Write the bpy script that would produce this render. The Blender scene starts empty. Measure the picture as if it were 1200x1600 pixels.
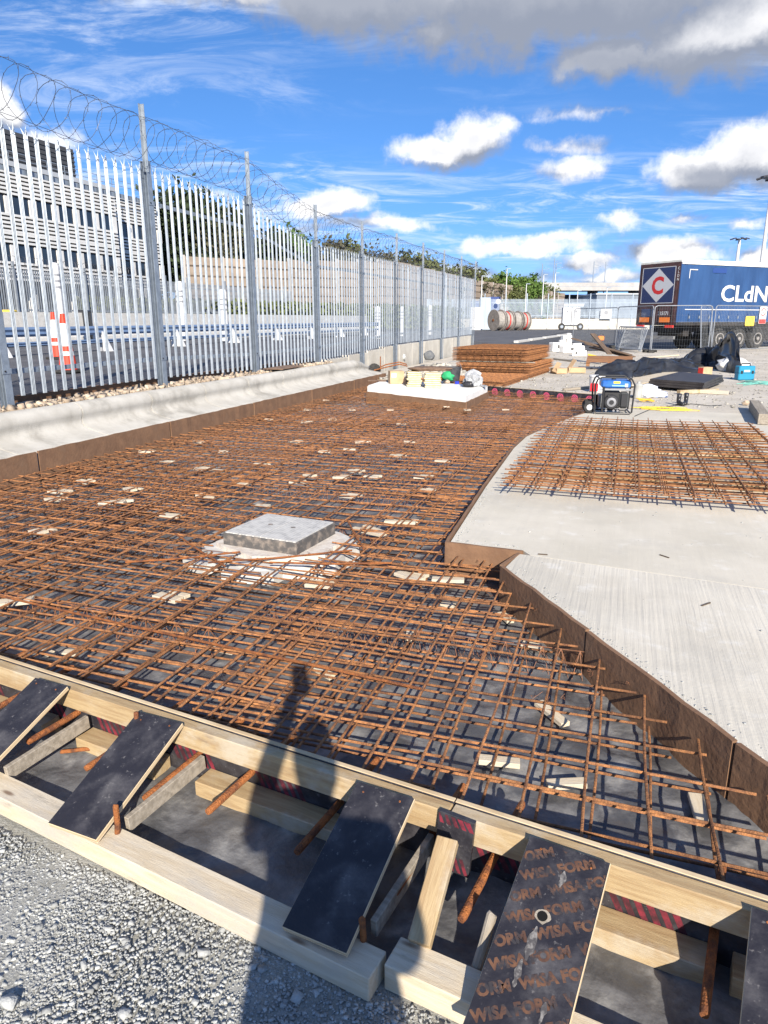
import bpy, bmesh, math, random
import numpy as np
from mathutils import Vector, Matrix, noise as mnoise

random.seed(7); rng = np.random.default_rng(7)
scn = bpy.context.scene
COL = scn.collection
R = math.radians

# ------------------------------------------------------------------ camera
F = 1110.0                                   # focal length in pixels of the 1200 x 1600 photograph
PITCH = math.atan(302 / F)
YAW = math.atan(380 * math.cos(PITCH) / F)   # heading, left of +Y (the palisade fence runs along +Y)
CZ = 1.70
fw = np.array([-math.sin(YAW) * math.cos(PITCH), math.cos(YAW) * math.cos(PITCH), -math.sin(PITCH)])
rt = np.array([math.cos(YAW), math.sin(YAW), 0.0])
upv = np.cross(rt, fw)
hd = np.array([-math.sin(YAW), math.cos(YAW), 0.0])
CAM = np.array([0, 0, CZ])
def ray(px, py): return fw * F + rt * (px - 600) + upv * (800 - py)
def at(px, py, z=0.0):
    d = ray(px, py); return CAM + d * ((z - CZ) / d[2])
def atd(px, py, depth): return CAM + ray(px, py) * (depth / F)
def gz(px, depth, z):                         # ground point at a depth and column
    p = atd(px, 498, depth); return np.array([p[0], p[1], z])

cd = bpy.data.cameras.new('camera'); cam = bpy.data.objects.new('camera', cd); COL.objects.link(cam)
cd.sensor_width = 36; cd.lens = F / 1600 * 36; cd.clip_start = 0.02; cd.clip_end = 5000
cam.location = CAM; cam.rotation_euler = (math.pi / 2 - PITCH, 0, YAW)
scn.camera = cam

# ------------------------------------------------------------------ sun, sky, exposure
sd = ray(465, 1050); sd = sd / np.linalg.norm(sd)     # way the light travels
SUN_EL = math.asin(-sd[2]); SUN_AZ = math.atan2(-sd[0], -sd[1])
ld = bpy.data.lights.new('sun', 'SUN'); ld.energy = 5.0; ld.angle = R(0.53); ld.color = (1.0, 0.91, 0.78)
sun = bpy.data.objects.new('sun', ld); COL.objects.link(sun)
sun.rotation_euler = Vector(sd).to_track_quat('-Z', 'Y').to_euler()
scn.view_settings.view_transform = 'Standard'; scn.view_settings.look = 'None'
scn.view_settings.exposure = 0.85; scn.view_settings.gamma = 1.0; scn.view_settings.use_curve_mapping = False

wd = bpy.data.worlds.new('World'); scn.world = wd; wd.use_nodes = True
def build_sky():
    nt = wd.node_tree; nt.nodes.clear(); N = nt.nodes; L = nt.links
    def n(t, **k):
        q = N.new(t)
        for a, b in k.items(): setattr(q, a, b)
        return q
    def setin(q, i, v):
        if hasattr(v, 'is_linked') or isinstance(v, bpy.types.NodeSocket): L.new(v, q.inputs[i])
        else: q.inputs[i].default_value = v
    def mth(op, a, b=None, c=None, clamp=False):
        q = n('ShaderNodeMath', operation=op); q.use_clamp = clamp
        setin(q, 0, a)
        if b is not None: setin(q, 1, b)
        if c is not None: setin(q, 2, c)
        return q.outputs[0]
    def vm(op, a, b=None):
        q = n('ShaderNodeVectorMath', operation=op); setin(q, 0, a)
        if b is not None: setin(q, 1, b)
        return q.outputs['Value'] if op in ('LENGTH', 'DOT_PRODUCT') else q.outputs[0]
    def ss(x, lo, hi):
        q = n('ShaderNodeMapRange', interpolation_type='SMOOTHSTEP'); setin(q, 0, x); q.inputs[1].default_value = lo; q.inputs[2].default_value = hi
        return q.outputs[0]
    def nz(v, sc, det, rough=.55, dist=0):
        q = n('ShaderNodeTexNoise'); L.new(v, q.inputs['Vector']); q.inputs['Scale'].default_value = sc; q.inputs['Detail'].default_value = det
        q.inputs['Roughness'].default_value = rough; q.inputs['Distortion'].default_value = dist; return q
    def mix(f, a, b):
        q = n('ShaderNodeMix', data_type='RGBA'); setin(q, 0, f); setin(q, 6, a); setin(q, 7, b); return q.outputs[2]
    sky = n('ShaderNodeTexSky', sky_type='NISHITA'); sky.sun_disc = False
    sky.sun_elevation = SUN_EL; sky.sun_rotation = SUN_AZ; sky.altitude = 20; sky.air_density = 1.0; sky.dust_density = 0.0; sky.ozone_density = 3.0
    hs = n('ShaderNodeHueSaturation'); hs.inputs['Saturation'].default_value = 1.17; hs.inputs['Value'].default_value = 1.04; hs.inputs['Hue'].default_value = .505
    gm = n('ShaderNodeGamma'); gm.inputs[1].default_value = 1.12; L.new(sky.outputs[0], gm.inputs[0]); L.new(gm.outputs[0], hs.inputs['Color'])
    tc = n('ShaderNodeTexCoord'); d = tc.outputs['Generated']
    L.new(vm('NORMALIZE', vm('ADD', d, (0, 0, .20))), sky.inputs['Vector'])
    x = vm('DOT_PRODUCT', d, tuple(rt)); y = vm('DOT_PRODUCT', d, tuple(hd))
    sep = n('ShaderNodeSeparateXYZ'); L.new(d, sep.inputs[0]); z = sep.outputs[2]
    az = mth('ARCTAN2', x, y); el = mth('ARCSINE', z)
    cmb = n('ShaderNodeCombineXYZ'); L.new(az, cmb.inputs[0]); L.new(el, cmb.inputs[1]); uv0 = cmb.outputs[0]
    n1 = nz(d, 9.0, 9, .62); n2 = nz(d, 34.0, 5, .6)
    def off(q, k):
        s = n('ShaderNodeVectorMath', operation='SUBTRACT'); L.new(q.outputs['Color'], s.inputs[0]); s.inputs[1].default_value = (.5, .5, .5)
        t = n('ShaderNodeVectorMath', operation='MULTIPLY'); L.new(s.outputs[0], t.inputs[0]); t.inputs[1].default_value = (k, k * .62, 0); return t.outputs[0]
    uv = vm('ADD', vm('ADD', uv0, off(n1, .075)), off(n2, .030))
    # cumulus: where they stand (column, row, half width, half height in photo pixels, weight)
    # (offsets in photo pixels only name directions in the sky)
    blobs = [(860, -10, 420, 110, 1.3), (1130, 50, 210, 78, 1.25), (540, -5, 170, 68, 1.15), (980, 88, 200, 48, 1.05), (690, 50, 110, 52, 1.0), (330, -20, 260, 40, .95),
             (680, 242, 85, 34, 1.1), (740, 218, 70, 46, 1.25), (900, 262, 72, 22, .75), (1105, 268, 110, 44, 1.15), (1190, 240, 90, 54, 1.25),
             (512, 320, 72, 26, 1.2), (970, 349, 44, 20, 1.0), (1045, 394, 90, 24, 1.15), (815, 384, 125, 18, 1.0), (905, 407, 55, 18, 1.05),
             (-10, 160, 34, 44, 1.1), (60, 212, 60, 24, .8), (560, 352, 130, 14, .62), (1075, 347, 50, 10, .6), (1165, 350, 45, 12, .6), (700, 432, 260, 16, .62), (1200, 400, 70, 16, .8),
             (880, 228, 70, 16, .5), (930, 180, 110, 12, .42), (640, 355, 70, 12, .6), (860, 372, 120, 13, .8), (960, 430, 160, 16, .7), (1100, 430, 120, 14, .6)]
    def ae(px, py):
        r = ray(px, py); r = r / np.linalg.norm(r); return math.atan2(r @ rt, r @ hd), math.asin(r[2])
    def field(u, bl=None):
        acc = None
        for (bx, by, rx, ry, w) in (bl or blobs):
            rx, ry = (rx * 1.38, ry * 1.38) if ry > 55 else (rx * 1.22, ry * 1.25); a, e = ae(bx, by); a2, _ = ae(bx + rx, by); _, e2 = ae(bx, by - ry)
            q = vm('SUBTRACT', u, (a, e, 0)); q = vm('MULTIPLY', q, (1 / max(a2 - a, 1e-3), 1 / max(e2 - e, 1e-3), 0)); l = vm('LENGTH', q)
            v = mth('MULTIPLY_ADD', l, -w, w)
            acc = v if acc is None else mth('MAXIMUM', acc, v)
        return acc
    # beyond the picture the same kind of sky goes on: broken cumulus from noise
    nb = nz(d, 3.1, 8, .55); rest = mth('MULTIPLY_ADD', nb.outputs['Fac'], 4.2, -2.45)
    away = ss(mth('ABSOLUTE', az), .62, .95)
    high = ss(el, .42, .62)
    aw = mth('MAXIMUM', away, high)
    f0 = mth('MAXIMUM', field(uv), mth('MULTIPLY_ADD', mth('SUBTRACT', 1.0, aw), -3.0, rest))
    uvs = vm('ADD', uv, (-.006, .030, 0))
    f1 = field(uvs)
    fl = nz(d, 19.0, 12, .60)
    f0n = mth('ADD', f0, mth('MULTIPLY_ADD', fl.outputs['Fac'], 1.5, -.75))
    mask = ss(f0n, .06, .70)
    # light from above: bright crowns, grey bases
    lit = ss(mth('ADD', mth('SUBTRACT', f0n, f1), 0.0), -.22, .52)
    thick = ss(f0n, .55, 1.15)
    dark = ss(mth('ADD', field(uv, [(880, 20, 300, 95, 1.2), (560, 8, 190, 70, 1.2), (1000, 100, 170, 40, 1.0), (1150, 275, 120, 30, .8)]), mth('MULTIPLY_ADD', fl.outputs['Fac'], 1.2, -.6)), .0, .75)
    shade = mth('MULTIPLY', lit, mth('MULTIPLY', mth('MULTIPLY_ADD', thick, -.30, 1.0), mth('MULTIPLY_ADD', dark, -.85, 1.0)))
    ccol = mix(shade, (2.0, 2.25, 2.85, 1), (7.2, 7.15, 7.2, 1))
    # thin streaks of high cloud
    zz = mth('ADD', mth('MAXIMUM', z, 0.0), .10)
    pv = n('ShaderNodeCombineXYZ'); L.new(mth('DIVIDE', x, zz), pv.inputs[0]); L.new(mth('DIVIDE', y, zz), pv.inputs[1])
    mp = n('ShaderNodeMapping'); L.new(pv.outputs[0], mp.inputs[0]); mp.inputs['Rotation'].default_value = (0, 0, R(-32)); mp.inputs['Scale'].default_value = (.9, 1.7, 1)
    c1 = nz(mp.outputs[0], 1.9, 12, .68, 1.1); c2 = nz(mp.outputs[0], .38, 3, .5)
    cir = mth('MULTIPLY', ss(c1.outputs['Fac'], .43, .72), ss(c2.outputs['Fac'], .34, .58))
    cir = mth('MULTIPLY', cir, .80)
    base = mix(cir, hs.outputs[0], (6.3, 6.7, 7.3, 1))
    haze = mth('MULTIPLY', mth('SUBTRACT', 1.0, ss(el, -.02, .14)), .36)
    base = mix(haze, base, (4.4, 5.6, 6.8, 1))
    col = mix(mask, base, ccol)
    bg = n('ShaderNodeBackground'); L.new(col, bg.inputs[0]); bg.inputs[1].default_value = 0.094
    o = n('ShaderNodeOutputWorld'); L.new(bg.outputs[0], o.inputs[0])
build_sky()
wd.cycles.sampling_method = 'MANUAL'; wd.cycles.sample_map_resolution = 512

# ------------------------------------------------------------------ helpers
ORD = ['first', 'second', 'third', 'fourth', 'fifth', 'sixth', 'seventh', 'eighth', 'ninth', 'tenth', 'eleventh', 'twelfth', 'thirteenth', 'fourteenth', 'fifteenth', 'sixteenth', 'seventeenth', 'eighteenth', 'nineteenth', 'twentieth']
class MB:
    """collects shapes; build() links them as ONE mesh object"""
    def __init__(s): s.v = []; s.f = []
    def add(s, vs, fs):
        b = len(s.v); s.v += [tuple(map(float, p)) for p in vs]; s.f += [tuple(i + b for i in f) for f in fs]; return s
    def box(s, c, sz, rz=0, M=None, taper=1.0):
        hx, hy, hz = sz[0] / 2, sz[1] / 2, sz[2] / 2
        vs = [(-hx, -hy, -hz), (hx, -hy, -hz), (hx, hy, -hz), (-hx, hy, -hz), (-hx * taper, -hy * taper, hz), (hx * taper, -hy * taper, hz), (hx * taper, hy * taper, hz), (-hx * taper, hy * taper, hz)]
        m = Matrix.Translation(Vector(c)) @ (M if M is not None else Matrix.Rotation(rz, 4, 'Z'))
        return s.add([m @ Vector(p) for p in vs], [(0, 3, 2, 1), (4, 5, 6, 7), (0, 1, 5, 4), (1, 2, 6, 5), (2, 3, 7, 6), (3, 0, 4, 7)])
    def bbox(s, c, sz, b=.004, rz=0, M=None):
        """box with chamfered edges"""
        bm = bmesh.new(); bmesh.ops.create_cube(bm, size=1)
        for q in bm.verts: q.co = Vector((q.co.x * sz[0], q.co.y * sz[1], q.co.z * sz[2]))
        bmesh.ops.bevel(bm, geom=list(bm.edges), offset=b, segments=1, affect='EDGES', profile=.5)
        m = Matrix.Translation(Vector(c)) @ (M if M is not None else Matrix.Rotation(rz, 4, 'Z'))
        bm.verts.index_update(); s.add([m @ q.co for q in bm.verts], [tuple(q.index for q in f.verts) for f in bm.faces]); bm.free(); return s
    def cyl(s, p0, p1, r0, r1=None, n=10, caps=True):
        p0 = Vector(p0); p1 = Vector(p1); r1 = r0 if r1 is None else r1
        d = (p1 - p0).normalized(); a = d.orthogonal().normalized(); b = d.cross(a)
        vs = []
        for p, r in ((p0, r0), (p1, r1)):
            for i in range(n):
                t = 2 * math.pi * i / n; vs.append(p + (a * math.cos(t) + b * math.sin(t)) * r)
        fs = [(i, (i + 1) % n, n + (i + 1) % n, n + i) for i in range(n)]
        if caps: fs += [tuple(range(n - 1, -1, -1)), tuple(range(n, 2 * n))]
        return s.add(vs, fs)
    def tube(s, pts, r, n=6, closed=False):
        pts = [Vector(p) for p in pts]; k = len(pts); vs = []; fs = []
        prev = None
        for i, p in enumerate(pts):
            if closed: t = (pts[(i + 1) % k] - pts[i - 1])
            else: t = pts[min(i + 1, k - 1)] - pts[max(i - 1, 0)]
            t.normalize()
            a = t.orthogonal().normalized() if prev is None else (prev - t * prev.dot(t)).normalized()
            prev = a; b = t.cross(a); rr = r[i] if isinstance(r, (list, tuple)) else r
            for j in range(n):
                q = 2 * math.pi * j / n; vs.append(p + (a * math.cos(q) + b * math.sin(q)) * rr)
        for i in range(k if closed else k - 1):
            i2 = (i + 1) % k
            for j in range(n): fs.append((i * n + j, i * n + (j + 1) % n, i2 * n + (j + 1) % n, i2 * n + j))
        if not closed: fs += [tuple(range(n - 1, -1, -1)), tuple(range((k - 1) * n, k * n))]
        return s.add(vs, fs)
    def lathe(s, prof, c=(0, 0, 0), n=20, M=None):
        """prof: (r, z) list, closed with caps"""
        m = Matrix.Translation(Vector(c)) @ (M if M is not None else Matrix())
        vs = []; fs = []
        for (r, z) in prof:
            for i in range(n):
                t = 2 * math.pi * i / n; vs.append(m @ Vector((r * math.cos(t), r * math.sin(t), z)))
        for k in range(len(prof) - 1):
            for i in range(n): fs.append((k * n + i, k * n + (i + 1) % n, (k + 1) * n + (i + 1) % n, (k + 1) * n + i))
        fs += [tuple(range(n - 1, -1, -1)), tuple(range((len(prof) - 1) * n, len(prof) * n))]
        return s.add(vs, fs)
    def prism(s, poly, z0, z1, M=None):
        """polygon in XY raised from z0 to z1"""
        n = len(poly); ar = sum(poly[i][0] * poly[(i + 1) % n][1] - poly[(i + 1) % n][0] * poly[i][1] for i in range(n))
        if ar < 0: poly = poly[::-1]
        vs = [Vector((p[0], p[1], z0)) for p in poly] + [Vector((p[0], p[1], z1)) for p in poly]
        if M is not None: vs = [M @ q for q in vs]
        return s.add(vs, [tuple(range(n - 1, -1, -1)), tuple(range(n, 2 * n))] + [(i, (i + 1) % n, n + (i + 1) % n, n + i) for i in range(n)])
    def build(s, name, mat=None, parent=None, smooth=False, loc=None):
        me = bpy.data.meshes.new(name); me.from_pydata(s.v, [], s.f); me.update()
        return link(name, me, mat, parent, smooth, loc)
def link(name, me, mat=None, parent=None, smooth=False, loc=None):
    o = bpy.data.objects.new(name, me); COL.objects.link(o)
    if mat is not None and not me.materials: me.materials.append(mat)
    if smooth: me.polygons.foreach_set('use_smooth', [True] * len(me.polygons))
    if parent is not None: o.parent = parent
    if loc is not None: o.location = loc
    return o
def tag(o, label, cat, group=None, kind=None):
    if label: o['label'] = label
    if cat: o['category'] = cat
    if group: o['group'] = group
    if kind: o['kind'] = kind
    return o
def struct(o): o['kind'] = 'structure'; return o
def stuff(o, label=None, cat=None):
    o['kind'] = 'stuff'
    if label: o['label'] = label
    if cat: o['category'] = cat
    return o
def thing(name, label, cat, loc=(0, 0, 0), rz=0, group=None):
    o = bpy.data.objects.new(name, None); COL.objects.link(o); o.empty_display_size = .1
    o.location = tuple(float(a) for a in loc); o.rotation_euler = (0, 0, rz); return tag(o, label, cat, group)
def copytree(o, parent=None, loc=None, rz=None):
    c = o.copy(); COL.objects.link(c)
    if parent is not None: c.parent = parent
    if loc is not None: c.location = tuple(float(a) for a in loc)
    if rz is not None: c.rotation_euler = (0, 0, rz)
    for ch in list(o.children): copytree(ch, c)
    return c
def az_of(v): return math.atan2(v[1], v[0])

# ------------------------------------------------------------------ materials
MATS = {}
def M(name, c1, c2=None, scale=6, detail=6, lo=.35, hi=.65, rough=.75, rough2=None, metal=0.0, bump=0.0, bscale=60, bdet=4, coord='world', stretch=(1, 1, 1), rnd=0.0, spec=.4, extra=None, dist=0.0, coat=0.0):
    if name in MATS: return MATS[name]
    m = bpy.data.materials.new(name); m.use_nodes = True; nt = m.node_tree; N = nt.nodes; L = nt.links; b = N['Principled BSDF']
    MATS[name] = m
    if coord == 'world': src = N.new('ShaderNodeNewGeometry').outputs['Position']
    else: src = N.new('ShaderNodeTexCoord').outputs['Object']
    mp = N.new('ShaderNodeMapping'); L.new(src, mp.inputs[0]); mp.inputs['Scale'].default_value = stretch
    v = mp.outputs[0]
    b.inputs['Roughness'].default_value = rough; b.inputs['Metallic'].default_value = metal; b.inputs['Specular IOR Level'].default_value = spec
    if coat: b.inputs['Coat Weight'].default_value = coat; b.inputs['Coat Roughness'].default_value = .15
    col = None
    if c2 is not None:
        nz = N.new('ShaderNodeTexNoise'); L.new(v, nz.inputs['Vector']); nz.inputs['Scale'].default_value = scale; nz.inputs['Detail'].default_value = detail; nz.inputs['Roughness'].default_value = .62; nz.inputs['Distortion'].default_value = dist
        mr = N.new('ShaderNodeMapRange'); mr.interpolation_type = 'SMOOTHSTEP'; L.new(nz.outputs['Fac'], mr.inputs[0]); mr.inputs[1].default_value = lo; mr.inputs[2].default_value = hi
        mx = N.new('ShaderNodeMix'); mx.data_type = 'RGBA'; L.new(mr.outputs[0], mx.inputs[0]); mx.inputs[6].default_value = (*c1, 1); mx.inputs[7].default_value = (*c2, 1)
        col = mx.outputs[2]
        if rough2 is not None:
            rr = N.new('ShaderNodeMapRange'); L.new(mr.outputs[0], rr.inputs[0]); rr.inputs[3].default_value = rough; rr.inputs[4].default_value = rough2; L.new(rr.outputs[0], b.inputs['Roughness'])
    if extra: col = extra(N, L, v, col, b) or col
    if rnd:
        oi = N.new('ShaderNodeObjectInfo'); hs = N.new('ShaderNodeHueSaturation'); rr = N.new('ShaderNodeMapRange'); L.new(oi.outputs['Random'], rr.inputs[0]); rr.inputs[3].default_value = 1 - rnd; rr.inputs[4].default_value = 1 + rnd
        L.new(rr.outputs[0], hs.inputs['Value'])
        if col is None: hs.inputs['Color'].default_value = (*c1, 1)
        else: L.new(col, hs.inputs['Color'])
        col = hs.outputs[0]
    if col is None: b.inputs['Base Color'].default_value = (*c1, 1)
    else: L.new(col, b.inputs['Base Color'])
    if bump:
        bn = N.new('ShaderNodeTexNoise'); L.new(v, bn.inputs['Vector']); bn.inputs['Scale'].default_value = bscale; bn.inputs['Detail'].default_value = bdet
        bp = N.new('ShaderNodeBump'); bp.inputs['Strength'].default_value = bump; bp.inputs['Distance'].default_value = .02; L.new(bn.outputs['Fac'], bp.inputs['Height']); L.new(bp.outputs[0], b.inputs['Normal'])
    return m
def overlay(col2, scale, lo, hi, detail=5, amt=1.0, stretch=None):
    """a second noise layer (stains, dust) over the colour"""
    def f(N, L, v, col, b):
        src = v
        if stretch:
            mp = N.new('ShaderNodeMapping'); L.new(v, mp.inputs[0]); mp.inputs['Scale'].default_value = stretch; src = mp.outputs[0]
        nz = N.new('ShaderNodeTexNoise'); L.new(src, nz.inputs['Vector']); nz.inputs['Scale'].default_value = scale; nz.inputs['Detail'].default_value = detail; nz.inputs['Roughness'].default_value = .65
        mr = N.new('ShaderNodeMapRange'); mr.interpolation_type = 'SMOOTHSTEP'; L.new(nz.outputs['Fac'], mr.inputs[0]); mr.inputs[1].default_value = lo; mr.inputs[2].default_value = hi; mr.inputs[4].default_value = amt
        mx = N.new('ShaderNodeMix'); mx.data_type = 'RGBA'; L.new(mr.outputs[0], mx.inputs[0]); L.new(col, mx.inputs[6]); mx.inputs[7].default_value = (*col2, 1); return mx.outputs[2]
    return f

RUST = M('rust', (.38, .168, .064), (.15, .068, .035), scale=22, lo=.34, hi=.66, rough=.85, bump=.5, bscale=180, rnd=.30)
RUSTD = M('rust_dark', (.30, .105, .030), (.12, .045, .022), scale=22, lo=.4, hi=.66, rough=.85, bump=.5, bscale=160, rnd=.15)
WIRE = M('tie_wire', (.28, .12, .06), (.14, .07, .04), scale=40, rough=.6, rnd=.2)
GALV = M('galvanised', (.33, .37, .41), (.25, .285, .325), scale=14, lo=.3, hi=.7, rough=.40, metal=.45, spec=.5, rnd=.06)
GALVP = M('galvanised_post', (.27, .32, .38), (.20, .24, .29), scale=9, rough=.5, metal=.3)
STEELW = M('dark_wire', (.10, .105, .12), (.06, .06, .07), scale=30, rough=.5, metal=.5)
CONC = M('concrete', (.52, .50, .45), (.40, .38, .335), scale=3.2, detail=10, lo=.3, hi=.72, rough=.88, bump=.25, bscale=90, extra=lambda N, L, v, c, b: overlay((.13, .125, .11), 42, .70, .76, detail=2, amt=.8)(N, L, v, overlay((.24, .225, .195), 1.6, .50, .70, detail=10, amt=.65)(N, L, v, c, b), b))
CONCL = M('concrete_pale', (.56, .55, .52), (.47, .46, .43), scale=7, rough=.85, bump=.15, bscale=70)
WALLC = M('concrete_wall', (.56, .53, .46), (.46, .43, .37), scale=2.2, rough=.9, bump=.2, bscale=60, extra=overlay((.33, .30, .25), 1.6, .55, .75, amt=.5, stretch=(1, 1, .15)))
EDGEB = M('edge_brown', (.215, .122, .070), (.155, .086, .050), scale=7, lo=.3, hi=.7, rough=.93, bump=.20, bscale=34, bdet=6, extra=overlay((.28, .19, .125), 3.5, .55, .8, amt=.6))
def knotty(N, L, v, c, b):
    vo = N.new('ShaderNodeTexVoronoi'); mp = N.new('ShaderNodeMapping'); L.new(N.new('ShaderNodeTexCoord').outputs['Object'], mp.inputs[0]); mp.inputs['Scale'].default_value = (3.6, 13, 13); L.new(mp.outputs[0], vo.inputs['Vector']); vo.inputs['Scale'].default_value = 1.0
    mr = N.new('ShaderNodeMapRange'); mr.interpolation_type = 'SMOOTHSTEP'; L.new(vo.outputs['Distance'], mr.inputs[0]); mr.inputs[1].default_value = .16; mr.inputs[2].default_value = .05; mr.inputs[4].default_value = .8
    mx = N.new('ShaderNodeMix'); mx.data_type = 'RGBA'; L.new(mr.outputs[0], mx.inputs[0]); L.new(c, mx.inputs[6]); mx.inputs[7].default_value = (.13, .065, .03, 1); return mx.outputs[2]
TIMB = M('timber_yellow', (.42, .315, .175), (.32, .22, .115), scale=7, lo=.35, hi=.65, rough=.72, bump=.2, bscale=60, coord='object', stretch=(.6, 7, 7), dist=.6, extra=lambda N, L, v, c, b: overlay((.20, .15, .10), 7, .60, .74, amt=.6, stretch=(1.2, .35, .35))(N, L, v, overlay((.46, .41, .32), 4, .46, .70, amt=.8, stretch=(1.6, .22, .22))(N, L, v, knotty(N, L, v, c, b), b), b))
TIMBP = M('timber_pale', (.60, .525, .40), (.52, .43, .30), scale=6, lo=.35, hi=.65, rough=.8, bump=.2, bscale=70, coord='object', stretch=(.6, 7, 7), dist=.5, extra=lambda N, L, v, c, b: overlay((.19, .17, .145), 6, .60, .76, amt=.6, stretch=(1.2, .4, .4))(N, L, v, knotty(N, L, v, overlay((.43, .40, .35), 3, .45, .70, amt=.8, stretch=(1.4, .3, .3))(N, L, v, c, b), b), b))
TIMBG = M('timber_grey', (.33, .29, .235), (.22, .19, .15), scale=6, rough=.82, bump=.25, bscale=70, coord='object', stretch=(.6, 7, 7))
PLYE = M('ply_edge', (.62, .50, .33), (.45, .33, .19), scale=3, rough=.8, coord='object', stretch=(1, 1, 60))
FILM = M('film_faced_ply', (.020, .019, .024), (.050, .048, .055), scale=9, detail=9, lo=.42, hi=.70, rough=.40, rough2=.65, bump=.15, bscale=40, coord='object', spec=.45, extra=lambda N, L, v, c, b: overlay((.20, .19, .185), 55, .60, .72, detail=6, amt=.6)(N, L, v, overlay((.15, .145, .145), 6, .50, .78, detail=12, amt=.6)(N, L, v, c, b), b))
PRINTB = M('print_brown', (.15, .074, .040), (.075, .038, .026), scale=24, lo=.35, hi=.65, rough=.6, extra=overlay((.035, .032, .035), 32, .44, .62))
PRINTR = M('print_red', (.20, .022, .038), (.05, .014, .020), scale=22, lo=.35, hi=.62, rough=.6)
PRINTP = M('print_pink', (.55, .085, .17), (.38, .05, .11), scale=30, lo=.4, hi=.7, rough=.6)
BLACKP = M('black_plastic', (.012, .012, .014), (.03, .03, .034), scale=6, rough=.32, bump=.25, bscale=9, spec=.5)
BLACKM = M('black_metal', (.02, .02, .022), rough=.4, spec=.5)
RUBB = M('rubber', (.022, .022, .022), (.045, .043, .04), scale=20, rough=.85)
WHITEP = M('white_plastic', (.66, .66, .65), (.58, .58, .57), scale=8, rough=.5)
WHITEM = M('white_paint', (.60, .61, .62), (.52, .53, .54), scale=5, rough=.45)
def perisland(lo, hi):
    def f(N, L, v, col, b):
        g = N.new('ShaderNodeNewGeometry'); mr = N.new('ShaderNodeMapRange'); L.new(g.outputs['Random Per Island'], mr.inputs[0]); mr.inputs[3].default_value = lo; mr.inputs[4].default_value = hi
        hs = N.new('ShaderNodeHueSaturation'); L.new(mr.outputs[0], hs.inputs['Value']); L.new(col, hs.inputs['Color']); return hs.outputs[0]
    return f
STONE = M('stone', (.42, .43, .415), (.33, .34, .335), scale=14, detail=3, lo=.35, hi=.65, rough=.92, bump=.3, bscale=160, extra=perisland(.68, 1.16))
STONEY = M('stone_yard', (.40, .38, .34), (.30, .285, .25), scale=9, detail=3, lo=.35, hi=.65, rough=.95, extra=perisland(.6, 1.15))
STONEB = M('stone_buff', (.47, .39, .30), (.33, .255, .185), scale=4, rough=.92, bump=.3, bscale=60, extra=perisland(.6, 1.25))
CARD = M('cardboard', (.50, .35, .21), (.42, .29, .17), scale=5, rough=.85)
YEL = M('yellow', (.75, .52, .06), rough=.6)
BLUE = M('blue_paint', (.035, .16, .50), (.025, .11, .38), scale=6, rough=.35, coat=.3)
RED = M('red_paint', (.60, .04, .03), rough=.5)
ORANGE = M('orange_paint', (.75, .20, .03), rough=.5)
# ================================================================== GROUND AND SETTING
def gravel_mat():
    m = bpy.data.materials.new('gravel_ground'); m.use_nodes = True; N = m.node_tree.nodes; L = m.node_tree.links; b = N['Principled BSDF']
    g = N.new('ShaderNodeNewGeometry')
    def nz(sc, det=6, r=.6):
        q = N.new('ShaderNodeTexNoise'); L.new(g.outputs['Position'], q.inputs['Vector']); q.inputs['Scale'].default_value = sc; q.inputs['Detail'].default_value = det; q.inputs['Roughness'].default_value = r; return q.outputs['Fac']
    def rmp(x, lo, hi, a=0, c=1):
        q = N.new('ShaderNodeMapRange'); q.interpolation_type = 'SMOOTHSTEP'; L.new(x, q.inputs[0]); q.inputs[1].default_value = lo; q.inputs[2].default_value = hi; q.inputs[3].default_value = a; q.inputs[4].default_value = c; return q.outputs[0]
    def mx(f, a, c):
        q = N.new('ShaderNodeMix'); q.data_type = 'RGBA'; L.new(f, q.inputs[0])
        for i, k in ((6, a), (7, c)):
            if isinstance(k, tuple): q.inputs[i].default_value = (*k, 1)
            else: L.new(k, q.inputs[i])
        return q.outputs[2]
    vo = N.new('ShaderNodeTexVoronoi'); L.new(g.outputs['Position'], vo.inputs['Vector']); vo.inputs['Scale'].default_value = 150
    vr = N.new('ShaderNodeSeparateColor'); L.new(vo.outputs['Color'], vr.inputs[0])
    c = mx(rmp(nz(2.3, 7), .35, .65), (.37, .37, .34), (.27, .267, .235))
    c = mx(rmp(vr.outputs[0], .45, .95, 0, .6), c, (.40, .405, .39))
    c = mx(rmp(nz(60, 4), .55, .75, 0, .6), c, (.13, .13, .12))
    L.new(c, b.inputs['Base Color']); b.inputs['Roughness'].default_value = .95
    ad = N.new('ShaderNodeMath'); ad.operation = 'MULTIPLY_ADD'; L.new(vo.outputs['Distance'], ad.inputs[0]); ad.inputs[1].default_value = -.25; L.new(nz(110, 9, .75), ad.inputs[2])
    bp = N.new('ShaderNodeBump'); bp.inputs['Strength'].default_value = 1.0; bp.inputs['Distance'].default_value = .006; L.new(ad.outputs[0], bp.inputs['Height']); L.new(bp.outputs[0], b.inputs['Normal'])
    return m
GRAVEL = gravel_mat()
YARDM = M('yard_dust', (.56, .515, .44), (.43, .39, .325), scale=1.1, detail=10, lo=.32, hi=.68, rough=.95, bump=.6, bscale=38, bdet=8, extra=overlay((.25, .24, .22), 14, .56, .70, detail=8, amt=.6))
ASPH = M('asphalt', (.055, .056, .060), (.085, .085, .088), scale=.8, detail=10, lo=.35, hi=.7, rough=.9, bump=.2, bscale=120)
ROADL = M('road_asphalt', (.075, .077, .083), (.11, .11, .117), scale=.7, detail=9, rough=.9)
VERGE = M('verge_soil', (.46, .39, .30), (.34, .27, .20), scale=5, detail=9, lo=.35, hi=.65, rough=.95, bump=.8, bscale=30, bdet=8)

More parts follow.
